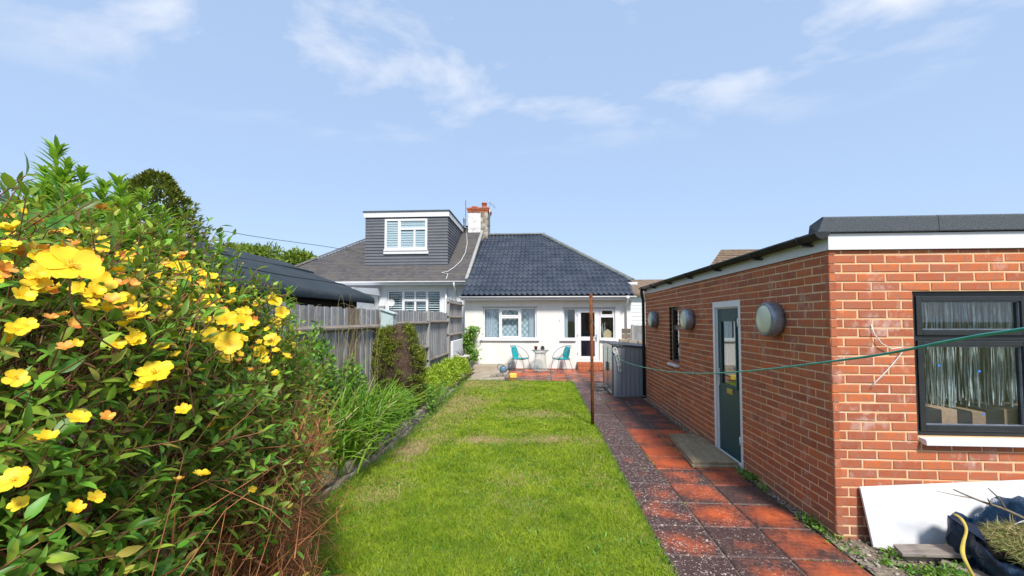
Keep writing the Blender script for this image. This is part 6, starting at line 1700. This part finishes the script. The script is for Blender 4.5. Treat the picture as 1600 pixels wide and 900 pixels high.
# buds
ic = bmesh.new(); bmesh.ops.create_icosphere(ic, subdivisions=1, radius=1); bv = np.array([tuple(v.co) for v in ic.verts]); bt = np.array([[v.index for v in f.verts] for f in ic.faces]); ic.free()
bv = bv * np.array([.7, 1, .7])
sel = rng.choice(cand, min(420, len(cand)), replace=False if len(cand) > 420 else True, p=wgt / wgt.sum() if len(cand) > 420 else None)
PB = SP[sel] + SN[sel] * rng.uniform(.0, .09, len(sel))[:, None] + rng.normal(0, .02, (len(sel), 3)); DB = SN[sel] + UPV + rng.normal(0, .4, (len(sel), 3))
V, T = scatter(bv, bt, PB, DB, rng.normal(0, 1, (len(sel), 3)), rng.uniform(.005, .010, len(sel)))
S = Soup(); S.add(V, T, 0); V, T = tubes_np(PB - unit(DB) * .05, PB, .0011, .0009, 4); S.add(V, T, 1)
S.build('buds', [MAT['bud'], MAT['green_stem']], hyp)

# ---- tall lime green shrub rising behind it
def leafy_shoots(name, label, cat, shoots, mat, lsize, loc, tpl=(tvN, ttN), per=.020, spread=.75, stem='green_stem', group=None):
    t = thing(name, label, cat, loc, group)
    S = Soup(); K = Soup()
    for (tip, base, r) in shoots:
        tip = np.array(tip); base = np.array(base); L = np.linalg.norm(tip - base); dd = (tip - base) / L
        V, T = tubes_np(base[None], tip[None], .004, .0015, 5); K.add(V, T)
        n = int(L / per) * 3; f = rng.random(n) ** .8; f[:10] = np.linspace(.94, 1.0, 10)
        P = base + (tip - base) * f[:, None]; a0 = np.arange(n) * 2.399 + rng.random() * 6
        u = unit(np.cross(dd, [.3, .9, .1])); w = np.cross(dd, u)
        rad = np.cos(a0)[:, None] * u + np.sin(a0)[:, None] * w
        up_ = np.clip((f - .75) / .25, 0, 1)[:, None]
        D = unit(rad * spread + dd * (.35 + .9 * up_) + rng.normal(0, .12, (n, 3)))
        V, T = scatter(tpl[0], tpl[1], P, D, dd + rng.normal(0, .15, (n, 3)), lsize * rng.uniform(.65, 1.15, n) * (1 - .45 * up_[:, 0]) * r, rng.uniform(.8, 1.2, n)); S.add(V, T)
    S.build('foliage', MAT[mat], t); K.build('stem', MAT[stem], t)
sh = []
for (x, y, Y, l, r) in ((88, 234, 1.50, .75, 1.1), (70, 268, 1.6, .6, 1), (128, 268, 1.52, .6, .9), (62, 300, 1.45, .5, 1), (112, 300, 1.40, .5, 1.05), (160, 300, 1.6, .5, .9), (186, 283, 1.65, .6, 1), (165, 290, 1.75, .5, 1), (228, 305, 1.75, .5, .95), (215, 335, 1.6, .45, .9), (276, 352, 1.75, .5, .9), (262, 372, 1.7, .4, .9), (345, 368, 2.3, .45, .8), (30, 318, 1.5, .5, 1), (5, 330, 1.4, .5, 1), (140, 335, 1.45, .4, 1), (240, 350, 1.8, .4, 1), (300, 395, 1.9, .4, .8), (195, 320, 1.5, .4, 1), (100, 330, 1.35, .4, 1), (452, 452, 3.0, .45, .8), (75, 300, 1.5, .5, 1.1), (105, 255, 1.5, .6, 1), (95, 275, 1.48, .6, 1.1), (255, 335, 1.7, .5, 1), (205, 345, 1.5, .5, 1), (180, 345, 1.5, .5, 1)):
    p = at(x, y, Y); sh.append(((p.x, p.y, p.z), (p.x - .05 + jit(.05), p.y + .08 + jit(.05), p.z - l), r))
leafy_shoots('lime_shrub', 'tall lime green leafy shrub rising behind the yellow flowers', 'shrub', sh, 'lime', .098, (-1.9, 1.7, 0), per=.017, spread=.85)
# ---- pale shrub behind on the far left
def bush(name, label, c, r, mat, n, lsize, tpl=(tvN, ttN), cat='shrub', group=None, trunk=True, up=.3, flat=1.0, hollow=.55, tm='bark', part='foliage'):
    t = thing(name, label, cat, (c[0], c[1], 0), group)
    c = np.array(c); r = np.array(r)
    d = unit(rng.normal(0, 1, (n, 3))); rad = hollow + (1 - hollow) * rng.random(n) ** .6
    wob = .75 + .5 * fbm(d[:, 0] * 2.5 + d[:, 2] * 2 + 20, d[:, 1] * 2.5 + d[:, 2] + 20 + c[0], 3)
    P = c + d * r * (rad * wob)[:, None]
    ok = P[:, 2] > .03; P, d = P[ok], d[ok]; n = len(P)
    D = unit(d + rng.normal(0, .6, (n, 3)) + np.array([0, 0, up]))
    V, T = scatter(tpl[0], tpl[1], P, D, d + np.array([0, 0, .6]) + rng.normal(0, .4, (n, 3)), lsize * rng.uniform(.6, 1.2, n), rng.uniform(.8, 1.2, n))
    np_mesh(part, V, T, MAT[mat], t, kind='stuff')
    if trunk:
        m = MB(); m.smooth = True; h = c[2] + r[2] * .5
        m.tube([(c[0], c[1], -.05), (c[0] + .02 * h, c[1], h * .5), (c[0], c[1], h)], [.04 * h + .01, .03 * h + .008, .01 * h + .003], 8)
        for k in range(7):
            a0 = k * 1.1; z0 = h * (.25 + .09 * k)
            m.tube([(c[0], c[1], z0), (c[0] + r[0] * .5 * math.cos(a0), c[1] + r[1] * .5 * math.sin(a0), z0 + r[2] * .35)], [.012 * h + .004, .004 * h], 6)
        m.build('trunk', MAT[tm], t)
    return t
p = at(15, 330, 5.0); bush('pale_shrub', 'pale grey green shrub top beyond the lime leaves at the left edge', (p.x, p.y, p.z - .5), (.55, .5, .85), 'greyleaf', 3500, .06)

# ---- trees beyond
def conifer_tree(px_, py_top, py_bot, half_px, Y, mat, label, n=14000, ls=.28):
    top = at(px_, py_top, Y); wpx = half_px / 650 * Y
    t = thing('conifer_tree', label, 'tree', (top.x, Y, 0))
    H = top.z; S = Soup()
    tvv_, ttt_ = leaf_tpl(.34, .2, .03)
    u = rng.random(n); z = H * (.25 + .75 * u); rr = wpx * np.clip(1 - u, 0, 1) ** .55 * (1.0)
    a0 = rng.uniform(0, 6.28, n); k_ = .55 + .55 * rng.random(n) ** .5
    wob = .42 + 1.1 * fbm(np.cos(a0) * 3.2 + z * 2.4 + 9, np.sin(a0) * 3.2 + z * 1.7 + 9, 4)
    rad = rr * k_ * wob + .05
    P = np.stack([top.x + rad * np.cos(a0), Y + rad * np.sin(a0), z], 1)
    D = np.stack([np.cos(a0), np.sin(a0), .35 + .9 * u], 1) + rng.normal(0, .45, (n, 3))
    V, T = scatter(tvv_, ttt_, P, D, np.tile([[0, 0, 1.0]], (n, 1)) + rng.normal(0, .5, (n, 3)), ls * rng.uniform(.5, 1.3, n)); S.add(V, T)
    S.build('crown', MAT[mat], t)
    m = MB(); m.smooth = True; m.tube([(top.x, Y, -.05), (top.x, Y, H * .5), (top.x, Y, H * .95)], [.16, .10, .02], 8)
    for k in range(10):
        a1 = k * 2.4; z0 = H * (.3 + .06 * k); m.tube([(top.x, Y, z0), (top.x + wpx * .6 * (1 - k / 12) * math.cos(a1), Y + wpx * .6 * (1 - k / 12) * math.sin(a1), z0 + .3)], [.05, .01], 5)
    m.build('trunk', MAT['bark'], t)
conifer_tree(246, 274, 380, 100, 11.0, 'conifer_dark', 'dark olive conifer standing behind the lime green shrub', 15000, .15)
for (x, y, Y, w, h, mat, lb, n) in ((405, 392, 24, 1.9, 1.3, 'farleaf', 'olive tree top above the green shed roof, next to the white house', 4500), (470, 400, 22, .75, .7, 'farleaf', 'small bright green tree top beside the neighbour roof edge', 2500), (370, 388, 26, 1.4, 1.2, 'conifer', 'dull green tree top just beyond the green shed ridge', 3500)):
    p = at(x, y, Y); bush('far_tree', lb, (p.x, Y, p.z - h * .75), (w, 1.5, h), mat, n, .30, cat='tree', hollow=.35, part='crown')

# ---- half dead conifer stump in the bed
cs_ = thing('dead_conifer', 'half dead brown conifer column with green moss like tufts in the border', 'conifer', (-2.47, 7.1, .15))
def cz(z): return np.interp(z, [.1, .45, .8, 1.1, 1.4, 1.6, 1.72], [.25, .33, .41, .42, .34, .24, .07])
nz, na = 46, 40; v = []; f = []
for i in range(nz + 1):
    z = .12 + (1.70 - .12) * i / nz
    for j in range(na):
        a0 = 2 * math.pi * j / na; g = float(fbm(np.array([math.cos(a0) * 3 + 8]), np.array([z * 3 + math.sin(a0) * 3]), 4)[0])
        r = float(cz(z)) * (.62 + .5 * g); v.append((-2.47 + r * math.cos(a0) + .06 * (1.7 - z) * .6, 7.1 + r * .8 * math.sin(a0), z))
for i in range(nz):
    for j in range(na): f.append((i * na + j, i * na + (j + 1) % na, (i + 1) * na + (j + 1) % na, (i + 1) * na + j))
m = MB(); m.smooth = True; m.add(v, f); m.build('trunk', MAT['dead_conifer'], cs_, fix=False)
S = Soup(); n = 9000
z = rng.uniform(.15, 1.68, n); a0 = rng.uniform(0, 6.28, n)
r = cz(z) * (.80 + .34 * fbm(np.cos(a0) * 3 + 8, z * 3 + np.sin(a0) * 3, 4))
P_ = np.stack([-2.47 + r * np.cos(a0) + .036 * (1.7 - z), 7.1 + r * .8 * np.sin(a0), z], 1)
D = np.stack([np.cos(a0), np.sin(a0), np.full(n, .7)], 1) + rng.normal(0, .4, (n, 3))
V, T = scatter(tb, tbt, P_, D, rng.normal(0, 1, (n, 3)), rng.uniform(.03, .07, n), 1.3); S.add(V, T, 0)
# green tufts: mostly on the upper left and along the right rim
nc_ = 1100; zc = rng.uniform(.25, 1.66, nc_); ac = rng.uniform(0, 6.28, nc_)
side = np.cos(ac)
pr_ = np.where(side < .1, np.clip((zc - .60) * 1.2, .10, .85), .13) + np.where((side > .75), .3, 0) + np.where((zc < .75), .12, 0)
ok = rng.random(nc_) < pr_; zc, ac = zc[ok], ac[ok]
rc = cz(zc) * (.88 + .36 * fbm(np.cos(ac) * 3 + 8, zc * 3 + np.sin(ac) * 3, 4))
PC = np.stack([-2.47 + rc * np.cos(ac) + .036 * (1.7 - zc), 7.1 + rc * .8 * np.sin(ac), zc], 1)
q = 34; PP = np.repeat(PC, q, 0) + rng.normal(0, .030, (len(PC) * q, 3)); dd = np.repeat(np.stack([np.cos(ac), np.sin(ac), .6 + 0 * ac], 1), q, 0) + rng.normal(0, .7, (len(PC) * q, 3))
V, T = scatter(tb, tbt, PP, dd, rng.normal(0, 1, PP.shape), rng.uniform(.03, .065, len(PP)), 4.2); S.add(V, T, 1)
S.build('crown', [MAT['dead_conifer'], MAT['conifer']], cs_)

# ---- strap leaved clumps and other border plants
def strap_clump(c, n, lmin, lmax, label, mat='strapleaf', w=.026, spread=1.0, dry=.06, rx=.18, ry=.25, lean=(0, 0)):
    t = thing('strap_leaf_plant', label, 'plant', c, 'strap leaved clumps in the border')
    seg = 7; V = []; T = []; MI = []
    s = np.linspace(0, 1, seg + 1)
    for i in range(n):
        a0 = rng.uniform(0, 6.28); b0 = np.array([c[0] + rng.normal(0, rx), c[1] + rng.normal(0, ry), c[2]])
        L = rng.uniform(lmin, lmax); el = rng.uniform(.9, 1.5); out = np.array([math.cos(a0), math.sin(a0), 0]) * spread + np.array([lean[0], lean[1], 0])
        bend = rng.uniform(.25, 1.3)
        ang = el - bend * s ** 1.6 * 1.5
        dx = np.cumsum(np.cos(ang)) / seg * L; dz = np.cumsum(np.sin(ang)) / seg * L
        dx = np.concatenate([[0], dx[:-1]]); dz = np.concatenate([[0], dz[:-1]])
        ctr = b0 + out[None] * dx[:, None] + np.array([0, 0, 1]) * np.maximum(dz, -b0[2] * .7)[:, None]
        sd_ = np.array([-math.sin(a0), math.cos(a0), 0]); ww = w * rng.uniform(.6, 1.1) * np.array([.55, .8, 1, 1, .9, .7, .4, .03]) * .5
        V.append(np.stack([ctr - sd_ * ww[:, None], ctr + sd_ * ww[:, None] + np.array([0, 0, .003])], 1).reshape(-1, 3))
        b = i * (seg + 1) * 2
        for j in range(seg): T += [(b + 2 * j, b + 2 * j + 1, b + 2 * j + 3), (b + 2 * j, b + 2 * j + 3, b + 2 * j + 2)]
        MI += [1 if rng.random() < dry else 0] * (2 * seg)
    np_mesh('foliage', np.concatenate(V), np.array(T), [MAT[mat], MAT['straw']], t, True, MI, kind='stuff')
strap_clump((-2.40, 4.45, .18), 420, .50, .95, 'arching strap leaved clump nearest the yellow flowering shrub', rx=.20, ry=.30)
strap_clump((-2.36, 5.25, .18), 440, .50, 1.0, 'dense strap leaved clump spilling over the stone edging', rx=.18, ry=.32, lean=(.15, -.1))
strap_clump((-2.38, 6.10, .18), 300, .45, .85, 'strap leaved clump right in front of the brown conifer', rx=.18, ry=.28)
strap_clump((-2.62, 4.2, .18), 150, .9, 1.5, 'tall upright strap leaved clump against the fence panel', rx=.14, ry=.45, spread=.6, dry=.18, w=.020)
strap_clump((-2.60, 5.9, .18), 110, .7, 1.15, 'sparse upright strap leaved clump between conifer and fence', rx=.12, ry=.4, spread=.5, dry=.2, w=.018)
t = thing('dry_grass_clump', 'tall dry straw coloured grass stems standing before the fence', 'grass', (-2.65, 4.9, .15))
mg = MB(); mg.smooth = True
for k in range(46):
    bx, by = random.gauss(-2.62, .07), random.uniform(3.6, 6.6); hh = random.uniform(1.1, 1.95); lx, ly = random.gauss(0, .16), random.gauss(0, .16)
    q = smooth_pts([(bx, by, .2), (bx + lx * .2, by + ly * .2, .2 + hh * .5), (bx + lx * .7, by + ly * .7, .2 + hh * .9), (bx + lx * 1.3, by + ly * 1.3, .2 + hh), (bx + lx * 1.9, by + ly * 1.9, .2 + hh * random.uniform(.86, .98))], 4)
    mg.tube(q, [.0028 * (1 - .7 * i_ / len(q)) for i_ in range(len(q))], 4)
o = mg.build('stems', MAT['straw'], t, fix=False); o['kind'] = 'stuff'

tvR, ttR = leaf_tpl(.62, .12, .05)
for (x, y, z, rx_, rz_, mat, lb, n, ls) in ((-2.45, 3.7, .70, .38, .75, 'weedleaf', 'leafy green weeds between the flowering shrub and the first strap clump', 1700, .055), (-2.62, 4.75, .85, .20, .85, 'weedleaf', 'tall tangled green weeds climbing the fence beside the dry grass', 3000, .055), (-2.60, 5.6, .62, .22, .62, 'weedleaf', 'mid height leafy weeds against the stained fence boards', 2200, .055), (-2.30, 4.9, .32, .22, .28, 'weedleaf', 'low round leaved weeds behind the stone edging', 900, .05), (-2.22, 5.9, .36, .20, .30, 'weedleaf', 'bushy weeds at the foot of the strap leaves near the conifer', 1000, .05),
                                      (-2.20, 6.6, .35, .22, .32, 'weedleaf', 'leafy weeds on the near side of the brown conifer', 1000, .05), (-2.15, 7.6, .30, .24, .32, 'weedleaf', 'soft green weeds just past the brown conifer', 1400, .05), (-2.65, 3.9, .95, .22, .7, 'weedleaf', 'tall dull green stems against the fence behind the flowering shrub', 1600, .06), (-2.65, 8.2, .55, .25, .5, 'weedleaf', 'green leafy stems against the fence behind the brown conifer', 1500, .06)):
    bush('border_weed', lb, (x, y, z), (rx_, .38, rz_), mat, n, ls, (tvR, ttR), 'plant', 'weeds in the border', trunk=False, hollow=.3)
for (y, h, n, lb) in ((8.7, .42, 3200, 'yellow green leafy mound nearest the brown conifer'), (9.9, .46, 3000, 'yellow green leafy mound in the middle of the far border'), (11.1, .48, 2800, 'yellow green leafy mound before the tall fence post'), (12.3, .46, 2400, 'yellow green leafy mound nearest the white planter')):
    bush('groundcover_mound', lb, (-2.44, y, .25), (.36, .70, h), 'mantle', int(n * 1.9), .048, (tvR, ttR), 'plant', 'yellow green mounds along the far border', trunk=False, hollow=.45)
strap_clump((-2.10, 8.3, .15), 170, .25, .5, 'fine grassy tuft at the border edge past the brown conifer', w=.010, rx=.10, ry=.35, mat='weedleaf')

# ---- grass and weeds along edges
def fringe(name, label, n, xs, ys, lmin, lmax, mat, w=.006, z=.02):
    P = np.stack([xs(rng.uniform(*ys, n)), rng.uniform(*ys, n), np.full(n, z)], 1)
    y = rng.uniform(*ys, n); P[:, 1] = y; P[:, 0] = xs(y)
    D = rng.normal(0, .55, (n, 3)); D[:, 2] = 1
    V, T = scatter(blade_tpl(1.0, .2, 3)[0] * np.array([w / lmax, 1, 1]), blade_tpl(1.0, .2, 3)[1], P, D, rng.normal(0, 1, (n, 3)), rng.uniform(lmin, lmax, n))
    return tag(np_mesh(name, V, T, MAT[mat]), label, 'grass', kind='stuff')
fringe('edge_grass', 'longer grass growing along the foot of the stone edging', 5200, lambda y: bed_edge(y) + np.abs(rng.normal(0, .07, len(y))), (2.6, 12.5), .05, .16, 'weedleaf')
fringe('edge_grass', 'ragged grass tufts along the path side of the lawn', 3600, lambda y: .90 + np.abs(rng.normal(0, .018, len(y))), (2.3, 11.9), .02, .06, 'weedleaf', .005)
fringe('edge_grass', 'ragged grass along the patio end of the lawn', 1500, lambda y: rng.uniform(-2.0, .9, len(y)), (11.86, 11.99), .03, .10, 'weedleaf')
for (xs, ys, n, lb) in (((2.29, 2.36), (4.3, 5.1), 260, 'small green weeds at the wall foot beside the door board'), ((2.28, 2.37), (3.35, 3.95), 260, 'small flowering weeds at the brick corner'), ((2.45, 3.15), (3.0, 3.42), 900, 'small green weeds in the stones before the white panel'), ((2.4, 3.2), (2.5, 3.0), 700, 'scattered weeds in the stony ground by the path')):
    t = thing('weed_patch', lb, 'weeds', ((xs[0] + xs[1]) / 2, (ys[0] + ys[1]) / 2, .03))
    cx = rng.uniform(*xs, 14); cy = rng.uniform(*ys, 14); k = rng.integers(0, 14, n)
    P_ = np.stack([cx[k] + rng.normal(0, .03, n), cy[k] + rng.normal(0, .04, n), .03 + np.abs(rng.normal(0, .025, n))], 1); P_[:, 0] = np.minimum(P_[:, 0], 2.36) if xs[1] < 2.4 and ys[0] > 3.6 else P_[:, 0]
    D = rng.normal(0, .8, (n, 3)); D[:, 2] = np.abs(D[:, 2]) + .3
    V, T = scatter(tvR, ttR, P_, D, UPV + rng.normal(0, .4, (n, 3)), rng.uniform(.015, .04, n)); np_mesh('foliage', V, T, [MAT['weedleaf']], t, kind='stuff')
# moss and weeds in the joints
n = 1500; jx = rng.choice([1.3775, 1.8325, .921, 2.29], n); jy = rng.uniform(2.3, 9.3, n)
hz = rng.random(n) < .4; jy = np.where(hz, row0 + np.round((jy - row0) / .455) * .455, jy); jx = np.where(hz, rng.uniform(.95, 2.28, n), jx)
k = fbm(jx * 2.1, jy * 1.7, 3) > .5; jx, jy = jx[k], jy[k]; n = len(jx)
D = rng.normal(0, .8, (n, 3)); D[:, 2] = 1
V, T = scatter(tvR, ttR, np.stack([jx + rng.normal(0, .006, n), jy + rng.normal(0, .006, n), np.full(n, .022)], 1), D, UPV + rng.normal(0, .5, (n, 3)), rng.uniform(.008, .022, n))
tag(np_mesh('joint_weeds', V, T, MAT['mantle']), 'tiny green weeds in the joints of the path flags', 'weeds', kind='stuff')

# ================================================================== far houses and cable
t = thing('white_house', 'white boarded house with brown roof between bungalow and garage', 'house', (5.6, 22, 0))
m = MB(); wz = 3.10
for i in range(16):
    m = MB(); z = i * .195; m.hexa([(4.70, 21.99, z), (8, 21.99, z), (8, 22.2, z), (4.70, 22.2, z), (4.70, 22.01, z + .19), (8, 22.01, z + .19), (8, 22.2, z + .19), (4.70, 22.2, z + .19)]); m.build('board', MAT['white_render'], t)
m = MB(); m.hexa([(4.4, 21.7, 3.02), (8.5, 21.7, 3.02), (8.5, 24, 3.9), (4.4, 24, 3.9), (4.4, 21.7, 3.14), (8.5, 21.7, 3.14), (8.5, 24, 4.05), (4.4, 24, 4.05)]); m.build('roof', MAT['brown_roof'], t)
t = thing('far_house', 'brown tiled roof peak showing above the garage gutter', 'house', (15, 31, 0))
pk = at(1127, 390, 30)
m = MB(); m.prism([(pk.x - 1.6, 30, pk.z - 1.6), (pk.x, 30, pk.z), (pk.x + 3, 30, pk.z), (pk.x + 3, 30, pk.z - 1.6)], (0, .05, 0)); m.v = [(x, y + (pk.z - z) * -1.0 + (0 if y > 30.01 else 0), z) for x, y, z in m.v]; m.build('roof', MAT['brown_roof'], t)
m = MB(); m.box(pk.x - 1.3, pk.x + 6, 29.2, 33, 0, pk.z - 1.3); m.build('wall', MAT['render'], t)
for i in range(7):
    m = MB(); z = pk.z - .1 - i * .19; m.bar((pk.x - (pk.z - z) + .02, 30 - (pk.z - z) - .02, z), (pk.x + 3, 30 - (pk.z - z) - .02, z), .05, .04); m.build('tile_course', MAT['brown_roof'], t)
m = MB(); m.smooth = True
m.tube(smooth_pts([at(-260, 160, 9.0), at(0, 270, 10.0), at(58, 290, 10.6), at(345, 360, 14.0), at(515, 386, 16.5), (-7.5, 17.3, 4.6)], 5), .011, 5)
tag(m.build('overhead_cable', MAT['cable'], None), 'thin overhead cable crossing the sky to the tile hung dormer', 'cable')
